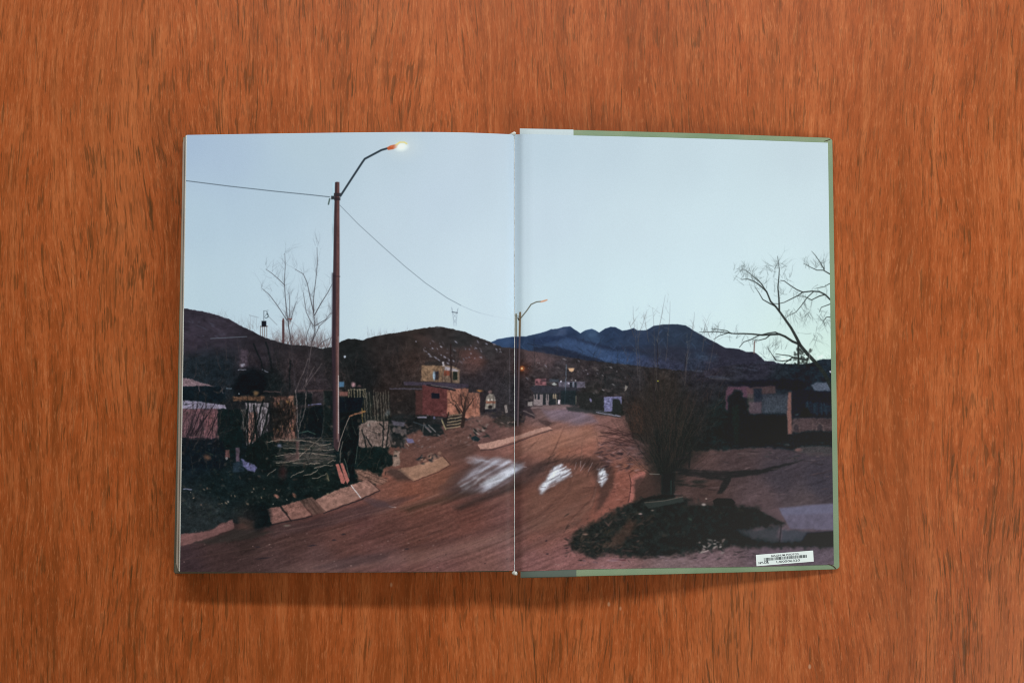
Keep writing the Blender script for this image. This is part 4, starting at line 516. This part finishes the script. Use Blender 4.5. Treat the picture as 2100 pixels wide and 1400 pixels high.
# ================================================================ helpers
def at(px, py, z):
    """layout units (measured on the table sheet) -> metres at height z"""
    k = PX * (1 - z / H); return Vector(((px - 1050) * k, (700 - py) * k, z))
def mat(name, rough=.5, spec=.5, col=(.8, .8, .8)):
    m = bpy.data.materials.new(name); m.use_nodes = True; nt = m.node_tree; b = nt.nodes['Principled BSDF']
    b.inputs['Roughness'].default_value = rough; b.inputs['Specular IOR Level'].default_value = spec; b.inputs['Base Color'].default_value = (*col, 1)
    return m, nt, b
def N(nt, typ, **kw):
    n = nt.nodes.new(typ)
    for k, v in kw.items():
        if k in n.inputs.keys(): n.inputs[k].default_value = v
        else: setattr(n, k, v)
    return n
def L(nt, a, b): nt.links.new(a, b)
def noise(nt, vec, scale, detail=3., rough=.55, dist=0.):
    mp = N(nt, 'ShaderNodeMapping'); mp.inputs['Scale'].default_value = scale; L(nt, vec, mp.inputs['Vector'])
    n = N(nt, 'ShaderNodeTexNoise'); n.inputs['Scale'].default_value = 1; n.inputs['Detail'].default_value = detail; n.inputs['Roughness'].default_value = rough; n.inputs['Distortion'].default_value = dist
    L(nt, mp.outputs[0], n.inputs['Vector']); return n.outputs['Fac']
def ramp(nt, fac, stops):
    r = N(nt, 'ShaderNodeValToRGB'); e = r.color_ramp.elements
    while len(e) < len(stops): e.new(.5)
    for q, (p, c) in zip(e, stops): q.position = p; q.color = (*c, 1) if len(c) == 3 else c
    L(nt, fac, r.inputs[0]); return r.outputs[0]
def smooth01(nt, fac, a, b):
    m = N(nt, 'ShaderNodeMapRange'); m.interpolation_type = 'SMOOTHSTEP'; m.inputs[1].default_value = a; m.inputs[2].default_value = b; L(nt, fac, m.inputs[0]); return m.outputs[0]
def mixc(nt, fac, a, b, mode='MIX'):
    m = N(nt, 'ShaderNodeMix', data_type='RGBA', blend_type=mode)
    if isinstance(fac, float): m.inputs[0].default_value = fac
    else: L(nt, fac, m.inputs[0])
    for i, v in ((6, a), (7, b)):
        if isinstance(v, tuple): m.inputs[i].default_value = (*v, 1)
        else: L(nt, v, m.inputs[i])
    return m.outputs[2]
def math_(nt, op, a, b=None):
    m = N(nt, 'ShaderNodeMath', operation=op)
    for i, v in ((0, a), (1, b)):
        if v is None: continue
        if isinstance(v, (int, float)): m.inputs[i].default_value = v
        else: L(nt, v, m.inputs[i])
    return m.outputs[0]
def mesh(name, verts, faces, m, parent=None, smooth=True, uvs=None):
    me = bpy.data.meshes.new(name); me.from_pydata([tuple(v) for v in verts], [], faces); me.update()
    if uvs is not None:
        uv = me.uv_layers.new(name='UVMap'); idx = np.zeros(len(me.loops), np.int32); me.loops.foreach_get('vertex_index', idx)
        uv.data.foreach_set('uv', np.asarray(uvs, np.float32)[idx].ravel())
    if smooth: me.polygons.foreach_set('use_smooth', [True] * len(me.polygons))
    if smooth: me.set_sharp_from_angle(angle=math.radians(32))
    me.materials.append(m); o = bpy.data.objects.new(name, me); scn.collection.objects.link(o)
    if parent: o.parent = parent
    return o
def gridfaces(nu, nv): return [(i * nv + j, (i + 1) * nv + j, (i + 1) * nv + j + 1, i * nv + j + 1) for i in range(nu - 1) for j in range(nv - 1)]
def shell(top, bot, nu, nv):
    """closed sheet from two grids (top then bottom)"""
    n = nu * nv; f = [(a, d, c, b) for a, b, c, d in gridfaces(nu, nv)]; f += [(a + n, b + n, c + n, d + n) for a, b, c, d in gridfaces(nu, nv)]
    rim = [i * nv for i in range(nu)] + [(nu - 1) * nv + j for j in range(1, nv)] + [i * nv + nv - 1 for i in range(nu - 2, -1, -1)] + [j for j in range(nv - 2, 0, -1)]
    for k in range(len(rim)):
        a, b = rim[k], rim[(k + 1) % len(rim)]; f.append((a, b, b + n, a + n))
    return list(top) + list(bot), f

# ================================================================ table top
wood, nt, bs = mat('brown_wood', .46, .12)
tc = N(nt, 'ShaderNodeTexCoord').outputs['Object']
# slow bends of the grain
w1 = noise(nt, tc, (7, 2.6, 1), 2.); w2 = noise(nt, tc, (34, 11, 1), 2.); w3 = noise(nt, tc, (170, 45, 1), 2.)
bend = math_(nt, 'ADD', math_(nt, 'ADD', math_(nt, 'MULTIPLY', math_(nt, 'SUBTRACT', w1, .5), .05), math_(nt, 'MULTIPLY', math_(nt, 'SUBTRACT', w2, .5), .006)), math_(nt, 'MULTIPLY', math_(nt, 'SUBTRACT', w3, .5), .0014))
cx = N(nt, 'ShaderNodeCombineXYZ'); L(nt, bend, cx.inputs[0])
va = N(nt, 'ShaderNodeVectorMath', operation='ADD'); L(nt, tc, va.inputs[0]); L(nt, cx.outputs[0], va.inputs[1]); g = va.outputs[0]
broad = noise(nt, g, (24, 3.6, 1), 4., .6); fig = noise(nt, g, (70, 16, 1), 5., .66); fib = noise(nt, g, (400, 30, 1), 5., .72); fine = noise(nt, g, (1100, 110, 1), 3., .65); band = noise(nt, g, (110, 3.5, 9), 3., .6)
col = ramp(nt, broad, [(.28, (0.311, 0.068, 0.0152)), (.47, (0.379, 0.085, 0.0201)), (.62, (0.401, 0.096, 0.0249)), (.80, (0.435, 0.113, 0.0322))])
col = mixc(nt, math_(nt, 'MULTIPLY', smooth01(nt, fig, .46, .74), .75), col, (0.497, 0.141, 0.0430))
col = mixc(nt, math_(nt, 'MULTIPLY', smooth01(nt, fig, .50, .28), .65), col, (0.243, 0.058, 0.0121))
col = mixc(nt, math_(nt, 'MULTIPLY', smooth01(nt, band, .50, .30), .45), col, (0.215, 0.055, 0.0125)); col = mixc(nt, math_(nt, 'MULTIPLY', smooth01(nt, band, .52, .72), .45), col, (0.520, 0.164, 0.0528))
col = mixc(nt, math_(nt, 'MULTIPLY', smooth01(nt, fib, .50, .34), .75), col, (0.198, 0.049, 0.0112))
col = mixc(nt, math_(nt, 'MULTIPLY', smooth01(nt, fib, .53, .66), .62), col, (0.588, 0.197, 0.0704))
col = mixc(nt, math_(nt, 'MULTIPLY', smooth01(nt, fine, .49, .30), .50), col, (0.186, 0.047, 0.0107))
col = mixc(nt, math_(nt, 'MULTIPLY', smooth01(nt, fine, .55, .68), .50), col, (0.565, 0.192, 0.0733))
slow = noise(nt, g, (9, 1.6, 4), 4., .6); col = mixc(nt, math_(nt, 'MULTIPLY', smooth01(nt, slow, .52, .30), .42), col, (.235, .058, .0130)); col = mixc(nt, math_(nt, 'MULTIPLY', smooth01(nt, slow, .52, .74), .40), col, (.50, .155, .050))
# dark open pores, thick in some figures and rare in others
dens = noise(nt, tc, (9, 3, 1), 5., .7); dens = math_(nt, 'MULTIPLY', math_(nt, 'SUBTRACT', dens, .5), .46)
p1 = math_(nt, 'ADD', noise(nt, g, (480, 36, 1), 2., .5), dens); p2 = math_(nt, 'ADD', noise(nt, g, (270, 28, 3), 3., .6), dens); p3 = math_(nt, 'ADD', noise(nt, g, (800, 60, 7), 1., .5), dens)
k1 = smooth01(nt, p1, .615, .68); k2 = smooth01(nt, p2, .66, .72); k3 = smooth01(nt, p3, .59, .65)
k4 = smooth01(nt, math_(nt, 'ADD', noise(nt, g, (480, 11, 5), 2., .6), math_(nt, 'MULTIPLY', dens, .6)), .655, .72)
col = mixc(nt, math_(nt, 'MULTIPLY', k4, .62), col, (0.096, 0.036, 0.0092)); col = mixc(nt, math_(nt, 'MULTIPLY', k3, .42), col, (0.136, 0.040, 0.0103)); col = mixc(nt, math_(nt, 'MULTIPLY', k1, .56), col, (0.099, 0.039, 0.0103)); col = mixc(nt, math_(nt, 'MULTIPLY', k2, .60), col, (0.075, 0.036, 0.0112))
# worn pale flecks
vo = N(nt, 'ShaderNodeTexVoronoi'); vo.inputs['Scale'].default_value = 1; mp = N(nt, 'ShaderNodeMapping'); mp.inputs['Scale'].default_value = (44, 26, 1); L(nt, tc, mp.inputs[0]); L(nt, mp.outputs[0], vo.inputs['Vector'])
rare = math_(nt, 'GREATER_THAN', noise(nt, tc, (30, 30, 1), 0.), .60)
fleck = math_(nt, 'MULTIPLY', math_(nt, 'MULTIPLY', smooth01(nt, vo.outputs['Distance'], .062, .018), rare), .55); col = mixc(nt, fleck, col, (.60, .36, .22))
L(nt, col, bs.inputs['Base Color'])
rg = N(nt, 'ShaderNodeMapRange'); rg.inputs[3].default_value = .36; rg.inputs[4].default_value = .52; L(nt, fib, rg.inputs[0]); L(nt, rg.outputs[0], bs.inputs['Roughness'])
bp = N(nt, 'ShaderNodeBump'); bp.inputs['Strength'].default_value = .22; bp.inputs['Distance'].default_value = .0004
L(nt, math_(nt, 'SUBTRACT', math_(nt, 'ADD', fib, math_(nt, 'MULTIPLY', fine, .5)), math_(nt, 'ADD', k1, k2)), bp.inputs['Height']); L(nt, bp.outputs[0], bs.inputs['Normal'])
bm = bmesh.new(); bmesh.ops.create_cube(bm, size=1); bmesh.ops.scale(bm, vec=(1.5, 1.1, .024), verts=bm.verts); bmesh.ops.translate(bm, vec=(0, 0, -.012), verts=bm.verts)
bmesh.ops.bevel(bm, geom=bm.edges[:], offset=.003, segments=2, affect='EDGES')
me = bpy.data.meshes.new('table_top'); bm.to_mesh(me); bm.free(); me.materials.append(wood)
table = bpy.data.objects.new('table_top', me); scn.collection.objects.link(table); table['kind'] = 'structure'; table['label'] = 'reddish brown wooden table top with dark vertical grain'

# ================================================================ the printed sheet as a material
P = paint_print()
GAIN = 1.0
lin = np.clip(P.C, 0, 255) / 255.
# CAL0: colours above were read under the lamps' light; divide that light out to get the ink's own reflectance
lin = np.where(lin <= .04045, lin / 12.92, ((lin + .055) / 1.055) ** 2.4); U = (P.X - 1050) / 700; V = (P.Y - 700) / 500
B8 = [U * 0 + 1, U, V, U * U, U * V, V * V, V ** 3, U ** 3]; lft = (P.X < 1055)[..., None]
EL, KL = [[0.9762, 0.9691, 0.9177], [0.3197, 0.3074, 0.3055], [-0.1055, -0.1082, -0.1104], [0.3492, 0.3256, 0.3275], [-0.0016, -0.0019, -0.0021], [0.0051, 0.0047, 0.0056], [0.002, 0.003, 0.0018], [0.1768, 0.1631, 0.1657]], [[0.00963, 0.0095, 0.00882], [0.02079, 0.02049, 0.02014], [-0.00486, -0.00497, -0.00507], [0.03276, 0.03208, 0.0314], [-0.00276, -0.00286, -0.00294], [0.00395, 0.00398, 0.00404], [-0.00217, -0.00218, -0.00224], [0.01824, 0.01784, 0.01747]]
ER, KR = [[0.9475, 0.9425, 0.8914], [0.1795, 0.1694, 0.1633], [-0.1044, -0.1076, -0.1094], [-0.2545, -0.2411, -0.2319], [0.0273, 0.0268, 0.0259], [0.0027, 0.002, 0.0023], [0.0035, 0.0056, 0.0035], [0.1336, 0.1257, 0.1187]], [[0.00543, 0.00536, 0.00476], [0.01664, 0.01616, 0.0159], [-0.00621, -0.00629, -0.0064], [-0.01705, -0.01629, -0.01641], [0.01859, 0.01836, 0.01796], [0.00974, 0.00972, 0.00967], [-0.00384, -0.00391, -0.00389], [0.00803, 0.00753, 0.00754]]
def poly8(c): return sum(b[..., None] * np.array(q, np.float32) for b, q in zip(B8, c))
lin = np.clip((lin - np.where(lft, poly8(KL), poly8(KR))) / np.where(lft, poly8(EL), poly8(ER)), .002, .9)
lin = np.where(lin <= .0031308, lin * 12.92, 1.055 * lin ** (1 / 2.4) - .055)
# CAL1
img = bpy.data.images.new('printed_spread', NW, NH, alpha=False)
buf = np.ones((NH, NW, 4), np.float32); buf[..., :3] = lin[::-1]
img.pixels.foreach_set(buf.ravel()); img.update(); img.pack()
sheet, nt, bs = mat('printed_paper', .42, .16)
ti = N(nt, 'ShaderNodeTexImage'); ti.image = img; ti.extension = 'EXTEND'; ti.interpolation = 'Cubic'
tone = N(nt, 'ShaderNodeMix', data_type='RGBA', blend_type='MULTIPLY'); tone.inputs[0].default_value = 1; tone.inputs[7].default_value = (GAIN, GAIN, GAIN, 1)
L(nt, ti.outputs[0], tone.inputs[6]); L(nt, tone.outputs[2], bs.inputs['Base Color'])
tcp = N(nt, 'ShaderNodeTexCoord').outputs['Object']
bp = N(nt, 'ShaderNodeBump'); bp.inputs['Strength'].default_value = .05; bp.inputs['Distance'].default_value = .0003; L(nt, noise(nt, tcp, (900, 900, 900), 2.), bp.inputs['Height']); L(nt, bp.outputs[0], bs.inputs['Normal'])

# other book materials
paper, nt, bs = mat('white_paper', .7, .25)
tcp = N(nt, 'ShaderNodeTexCoord').outputs['Object']; lay = noise(nt, tcp, (6, 6, 5200), 1.)
L(nt, ramp(nt, lay, [(.30, (.60, .63, .61)), (.5, (.84, .88, .87)), (.7, (.90, .94, .93))]), bs.inputs['Base Color'])
crease, nt, bs = mat('torn_paper_edge', .8, .2)
tcp = N(nt, 'ShaderNodeTexCoord').outputs['Object']
L(nt, ramp(nt, noise(nt, tcp, (300, 420, 100), 3., .7), [(.34, (.50, .52, .52)), (.48, (.66, .69, .70)), (.6, (.76, .80, .81))]), bs.inputs['Base Color'])
cloth, nt, bs = mat('green_book_cloth', .62, .25)
tcp = N(nt, 'ShaderNodeTexCoord').outputs['Object']; big = noise(nt, tcp, (30, 18, 10), 3.); wv = noise(nt, tcp, (1800, 1800, 1800), 2.)
c = ramp(nt, big, [(.3, (.178, .262, .160)), (.5, (.212, .298, .192)), (.7, (.250, .318, .204))]); c = mixc(nt, math_(nt, 'MULTIPLY', smooth01(nt, wv, .55, .35), .25), c, (.13, .20, .11)); L(nt, c, bs.inputs['Base Color'])
bp = N(nt, 'ShaderNodeBump'); bp.inputs['Strength'].default_value = .3; bp.inputs['Distance'].default_value = .0002; L(nt, wv, bp.inputs['Height']); L(nt, bp.outputs[0], bs.inputs['Normal'])
wrap, nt, bs = mat('printed_spine_cloth', .55, .25)
tcp = N(nt, 'ShaderNodeTexCoord').outputs['Object']; sp = N(nt, 'ShaderNodeSeparateXYZ'); L(nt, tcp, sp.inputs[0])
wr = N(nt, 'ShaderNodeMapRange'); wr.inputs[1].default_value = -.12; wr.inputs[2].default_value = .10; L(nt, sp.outputs[1], wr.inputs[0])
c = ramp(nt, wr.outputs[0], [(0., (.105, .135, .118)), (.45, (.12, .15, .14)), (.6, (.52, .61, .66)), (1., (.52, .62, .67))]); c = mixc(nt, math_(nt, 'MULTIPLY', smooth01(nt, noise(nt, tcp, (900, 500, 100), 3.), .5, .3), .10), c, (.40, .44, .44), 'MULTIPLY'); L(nt, c, bs.inputs['Base Color'])
dcloth, nt, bs = mat('grey_green_cover_cloth', .6, .25)
tcp = N(nt, 'ShaderNodeTexCoord').outputs['Object']; sp = N(nt, 'ShaderNodeSeparateXYZ'); L(nt, tcp, sp.inputs[0]); wr = N(nt, 'ShaderNodeMapRange'); wr.inputs[1].default_value = -.16; wr.inputs[2].default_value = .14; L(nt, math_(nt, 'ADD', sp.outputs[1], math_(nt, 'MULTIPLY', noise(nt, tcp, (20, 40, 1), 3.), .06)), wr.inputs[0])
L(nt, ramp(nt, wr.outputs[0], [(.05, (.105, .090, .065)), (.4, (.15, .15, .12)), (.8, (.20, .29, .20))]), bs.inputs['Base Color'])
gap_shade, nt, bs = mat('gap_shade_dark', .7, .2, (.05, .055, .05))  # near-black colour imitates the shade in the gap between leaf stacks
board_edge, nt, bs = mat('dark_fold_line', .8, .2, (.06, .035, .025))
white, nt, bs = mat('headband_cotton', .85, .2)
tcp = N(nt, 'ShaderNodeTexCoord').outputs['Object']; L(nt, ramp(nt, noise(nt, tcp, (900, 900, 900), 2.), [(.3, (.52, .54, .50)), (.6, (.80, .82, .79))]), bs.inputs['Base Color'])
label_paper, nt, bs = mat('white_label_paper', .5, .3)
tcp = N(nt, 'ShaderNodeTexCoord').outputs['Object']; L(nt, ramp(nt, noise(nt, tcp, (160, 160, 160), 3.), [(.3, (.74, .84, .85)), (.7, (.79, .89, .90))]), bs.inputs['Base Color'])
ink, nt, bs = mat('black_print_ink', .6, .25, (.045, .055, .06)); 

# ================================================================ the book
book = bpy.data.objects.new('open_book', None); scn.collection.objects.link(book); book.location = (0, 0, 0)
book['label'] = 'open hardcover photo book with a dusk street scene printed across both pages'; book['category'] = 'book'
ip = lambda x, t: float(np.interp(x, [p[0] for p in t], [p[1] for p in t]))
def spl(x, t):
    xs = np.array([p[0] for p in t], float); ys = np.array([p[1] for p in t], float); i = int(np.clip(np.searchsorted(xs, x) - 1, 0, len(xs) - 2))
    d = np.gradient(ys, xs); h = xs[i + 1] - xs[i]; s = np.clip((x - xs[i]) / h, 0, 1)
    return float((2 * s**3 - 3 * s**2 + 1) * ys[i] + (s**3 - 2 * s**2 + s) * h * d[i] + (-2 * s**3 + 3 * s**2) * ys[i + 1] + (s**3 - s**2) * h * d[i + 1])
ZL = [(355, .0290), (600, .0312), (870, .0338), (980, .0330), (1025, .0312), (1045, .0294), (1055, .0274)]
ZR = [(1055, .0274), (1060, .0286), (1070, .0312), (1082, .0322), (1120, .0316), (1300, .0240), (1500, .0143), (1725, .0036)]
LT = [(383, 277), (600, 273.6), (760, 271.6), (870, 271), (950, 272), (1020, 274.5), (1055, 276)]
LB = [(369, 1171.5), (500, 1172.6), (700, 1173), (850, 1172), (1000, 1170), (1055, 1169.5)]
RT = [(1055.9, 276), (1066, 275.8), (1176, 278), (1440, 284.5), (1698, 293)]
RB = [(1055.9, 1170.5), (1068, 1170.5), (1182, 1167), (1380, 1163.5), (1560, 1161), (1710, 1157)]
def uvpx(px, py): return ((px - SX) / SW, 1 - (py - SY) / SH)
# left leaf
us = np.concatenate([np.linspace(0, .9, 40), np.linspace(.9, 1, 22)[1:]]); vs = np.linspace(0, 1, 60)
def left_pt(u, v, dz=0, dx=0):
    xt = 383 + (1054.6 - 383) * u; xb = 369 + (1054.6 - 369) * u; yt = spl(xt, LT); yb = spl(xb, LB)
    x = xt + (xb - xt) * v; y = yt + (yb - yt) * v; return x + dx, y, spl(x, ZL) + dz
top = []; bot = []; uv = []
for u in us:
    for v in vs:
        x, y, z = left_pt(u, v); top.append(at(x, y, z)); uv.append(uvpx(x, y)); bot.append(at(x, y, z) - Vector((0, 0, .00025)))
vv, ff = shell(top, bot, len(us), len(vs)); lp = mesh('left_page', vv, ff, sheet, book, True, uv + uv); lp['label'] = 'left page with street lamp, houses and hill in print'
# right pastedown
us = np.concatenate([np.linspace(0, .06, 18), np.linspace(.06, 1, 44)[1:]]); top = []; bot = []; uv = []
for u in us:
    for v in vs:
        xt = 1055.9 + (1698 - 1055.9) * u; xb = 1055.9 + (1710 - 1055.9) * u; yt = spl(xt, RT); yb = spl(xb, RB); x = xt + (xb - xt) * v; y = yt + (yb - yt) * v
        z = spl(x, ZR) + .0005; top.append(at(x, y, z)); uv.append(uvpx(x, y)); bot.append(at(x, y, z) - Vector((0, 0, .0004)))
vv, ff = shell(top, bot, len(us), len(vs)); rp = mesh('right_page', vv, ff, sheet, book, True, uv + uv); rp['label'] = 'right page with blue mountains, muddy road and bare trees in print'
# torn paper line in the gutter
top = []; bot = []; rr = np.random.default_rng(3); ys = np.linspace(276.5, 1170, 120)
for x in (1054.3, 1054.7, 1055.7, 1056.1):
    for y in ys: p = at(x + rr.normal(0, .03), y, .0271 if x in (1054.3, 1056.1) else .02795 + rr.normal(0, .00006)); top.append(p); bot.append(p - Vector((0, 0, .0012)))
vv, ff = shell(top, bot, 4, len(ys)); mesh('gutter_crease', vv, ff, crease, book, False)
# stacks of leaves under the left page: the thin upper gathering, a dark sheet for the shaded gap, and the thick block
def stack(name, dz_top, z_bot, e_top, e_bot, inset, matl):
    """e_top/e_bot: how far (layout units) the fore-edge stands out beyond the leaf at its top and bottom; z_bot is a height or an offset from the page"""
    nl = 6; us = np.linspace(0, 1, 26); vs = np.linspace(0, 1, 16); top = []; bot = []
    for u in us:
        for v in vs:
            x, y, z = left_pt(u, v); x = min(x, 1050); zt = z - dz_top; zb = z - z_bot[1] if isinstance(z_bot, tuple) else z_bot
            base = at(x, y, z); f = (1 - u) ** 6
            a = Vector((base.x - e_top * PX * f, base.y, zt)); b = Vector((base.x - e_bot * PX * f, base.y, zb)); top.append(a); bot.append(b)
            if v in (0., 1.): s = -1 if v == 0 else 1; a.y += s * inset * PX; b.y += s * inset * PX
    vv, ff = shell(top, bot, len(us), len(vs)); return mesh(name, vv, ff, matl, book, False)
stack('upper_leaves', .0003, (0, .0030), 1.2, 5.7, .4, paper)
stack('gap_shade_sheet', .0030, (0, .0037), 5.5, 7.3, .5, gap_shade)  # added dark sheet, gives the gap between the stacks its shade
stack('page_block', .0038, .0036, 7.0, 30.8, .8, paper)
# back board under the right page, with rounded corners
def board_pt(u, v, grow=0., x_end=None):
    xt = 1066 + (1707.5 - 1066) * u; xb = 1067.5 + (1722 - 1067.5) * u
    if x_end: xt = 1066 + (x_end[0] - 1066) * u; xb = 1067.5 + (x_end[1] - 1067.5) * u
    yt = ip(xt, [(1066, 264), (1176, 266), (1440, 273), (1707.5, 282.5)]); yb = ip(xb, [(1067.5, 1184.3), (1182, 1182), (1380, 1177.3), (1560, 1172.5), (1722, 1167)])
    if not x_end and u > .988:                                            # corner radius
        t = (u - .988) / .012; rr_ = 7.5 * (1 - math.sqrt(max(0, 1 - t * t))); yt += rr_; yb -= rr_
    x = xt + (xb - xt) * v; y = yt + (yb - yt) * v; return x, y, spl(x, ZR)
def board(name, us, m, lift, drop, x_end=None, grow=0.):
    vs = np.concatenate([[0, .0012, .004], np.linspace(.01, .99, 30), [.996, .9988, 1]]); top = []; bot = []
    for i, u in enumerate(us):
        for j, v in enumerate(vs):
            x, y, z = board_pt(u, v, 0, x_end); e = 0
            if j in (0, len(vs) - 1) or i == len(us) - 1 and not x_end: e = .0009
            elif j in (1, len(vs) - 2) or i == len(us) - 2 and not x_end: e = .0002
            g_ = Vector((0, (1 if v == 0 else -1 if v == 1 else 0) * grow, 0))
            top.append(at(x, y, z) + Vector((0, 0, lift - e)) + g_); bot.append(at(x, y, z) + Vector((0, 0, -drop + e * .7)) + g_)
    vv, ff = shell(top, bot, len(us), len(vs)); return mesh(name, vv, ff, m, book, True)
back = board('back_cover', np.concatenate([np.linspace(0, .98, 40), [.988, .991, .994, .9965, .9985, .9995, 1]]), cloth, 0, .0030); back['label'] = 'green cloth back cover board'
board('spine_cloth_strip', np.linspace(0, 1, 10), wrap, .00025, .00325, (1176, 1182), .00022)
# dark brown strips along the turned-in cloth folds at the corners
def strip(name, pts, w, zoff, parent, m=board_edge):
    pts = [Vector(at(x, y, spl(x, ZR) + zoff)) for x, y in pts]; top = []; n = len(pts)
    for i, p in enumerate(pts):
        d = (pts[min(i + 1, n - 1)] - pts[max(i - 1, 0)]); nrm = Vector((-d.y, d.x, 0)).normalized() * w * .5 * PX * (1 - abs(2 * i / (n - 1) - 1) ** 3 * .8); top += [p + nrm, p - nrm]
    bot = [p - Vector((0, 0, .0003)) for p in top]; vv, ff = shell(top, bot, n, 2); return mesh(name, vv, ff, m, parent, False)
strip('corner_fold', [(1697, 1156), (1702, 1157), (1708, 1159.5), (1712.5, 1163), (1715.5, 1167)], 1.7, .00062, back); strip('corner_fold', [(1690, 290), (1696, 288.5), (1701, 286.5), (1705, 284.5)], 1.1, .00035, back)
# front board under the block
def front_pts(lift):
    o = [];
    for x, y in ((375.5, 279.5), (1046, 278), (1046, 1172.5), (355.5, 1175.8)): o.append((x, y))
    return o
q = front_pts(0); z0, z1 = .0002, .0032; vv = []
bm = bmesh.new(); vt = [bm.verts.new(at(x, y, z1)) for x, y in q]; vb = [bm.verts.new(Vector((*at(x, y, z1).xy, z0))) for x, y in q]
bm.faces.new(vt[::-1]); bm.faces.new(vb); [bm.faces.new((vt[i], vt[(i + 1) % 4], vb[(i + 1) % 4], vb[i])) for i in range(4)]
bmesh.ops.recalc_face_normals(bm, faces=bm.faces[:]); bmesh.ops.bevel(bm, geom=bm.edges[:], offset=.0008, segments=3, affect='EDGES')
me = bpy.data.meshes.new('front_cover'); bm.to_mesh(me); bm.free(); me.materials.append(dcloth); fc = bpy.data.objects.new('front_cover', me); scn.collection.objects.link(fc); fc.parent = book; fc['label'] = 'dark green front cover board under the left pages'
# spine between the boards
top = []; bot = []
for k in range(9):
    t = k / 8
    for v in np.linspace(0, 1, 8):
        p = at(1048 + 16 * t, 279 + (1170 - 279) * v, .001 + .0285 * t); p.x += .0035 * math.sin(math.pi * t); top.append(p); bot.append(p + Vector((.0016, 0, -.0006)))
vv, ff = shell(top, bot, 9, 8); mesh('spine', vv, ff, dcloth, book, True)
# headbands at both ends of the spine
def nub(name, cx, cy, z, sx, sy, seed, tail):
    bm = bmesh.new(); bmesh.ops.create_icosphere(bm, subdivisions=3, radius=1); r_ = np.random.default_rng(seed); ph = r_.uniform(0, 6, 4)
    for v in bm.verts:
        c = v.co; k = 1 + .14 * math.sin(5 * c.x + ph[0]) * math.sin(4 * c.y + ph[1]) + .08 * math.sin(11 * c.z + ph[2]); s = 1.0 + (tail if c.x < 0 else 0) * abs(c.x)
        v.co = Vector((c.x * sx * s * k, c.y * sy * k * (1 - .35 * max(0, -c.x)), c.z * .0022 * k)) + at(cx, cy, z)
    me = bpy.data.meshes.new(name); bm.to_mesh(me); bm.free(); me.polygons.foreach_set('use_smooth', [True] * len(me.polygons)); me.materials.append(white); o = bpy.data.objects.new(name, me); scn.collection.objects.link(o); o.parent = book
nub('headband', 1055, 274.5, .0272, .0011, .0013, 1, 1.6); nub('headband', 1057, 1173.8, .0272, .0016, .0016, 2, .5)

# ---- barcode label stuck near the lower right corner
TLc, TRc, BRc, BLc = (1550, 1137), (1667.5, 1128), (1668.8, 1150.6), (1551.5, 1160)
def lab(s, t, dz):
    x = (TLc[0] * (1 - s) + TRc[0] * s) * (1 - t) + (BLc[0] * (1 - s) + BRc[0] * s) * t; y = (TLc[1] * (1 - s) + TRc[1] * s) * (1 - t) + (BLc[1] * (1 - s) + BRc[1] * s) * t
    return at(x, y, spl(x, ZR) + .0005 + dz)
top = []; bot = []
for s in np.linspace(0, 1, 9):
    for t in np.linspace(0, 1, 3): top.append(lab(s, t, .00032)); bot.append(lab(s, t, .0001))
vv, ff = shell(top, bot, 9, 3); lb = mesh('barcode_label', vv, ff, label_paper, book, False); lb['label'] = 'white paper label with barcode and black lettering'
def text(body, s0, s1, tb, tt, m, bold=0.):
    cu = bpy.data.curves.new('lettering', 'FONT'); cu.body = body; cu.offset = bold; cu.resolution_u = 3; o = bpy.data.objects.new('lettering', cu); scn.collection.objects.link(o)
    me = o.to_mesh(); co = np.array([v.co[:] for v in me.vertices]); fs = [tuple(p.vertices) for p in me.polygons]; o.to_mesh_clear(); bpy.data.objects.remove(o); bpy.data.curves.remove(cu)
    x0, x1 = co[:, 0].min(), co[:, 0].max(); h = co[:, 1].max()
    vv = [lab(s0 + (s1 - s0) * (c[0] - x0) / (x1 - x0), tb + (tt - tb) * c[1] / h, .00042) for c in co]
    return mesh('lettering', vv, fs, m, lb, False)
text('MAGNUM PHOTOS', .270, .745, .29, .125, ink, .012); text('NY-OR', .040, .222, .845, .645, ink, .03); text('U00506320', .352, .762, .87, .675, ink, .012)
rb = np.random.default_rng(5); vv = []; ff = []; s = .136
while s < .884:
    w_ = rb.choice([.0045, .0045, .009, .0135]); t0, t1 = (.335, .60) if s > .2 else (.33, .66)
    i = len(vv); vv += [lab(s, t0, .00041), lab(min(s + w_, .886), t0, .00041), lab(min(s + w_, .886), t1, .00041), lab(s, t1, .00041)]; ff.append((i + 3, i + 2, i + 1, i)); s += w_ + rb.choice([.0045, .0045, .009])
mesh('barcode', vv, ff, ink, lb, False)
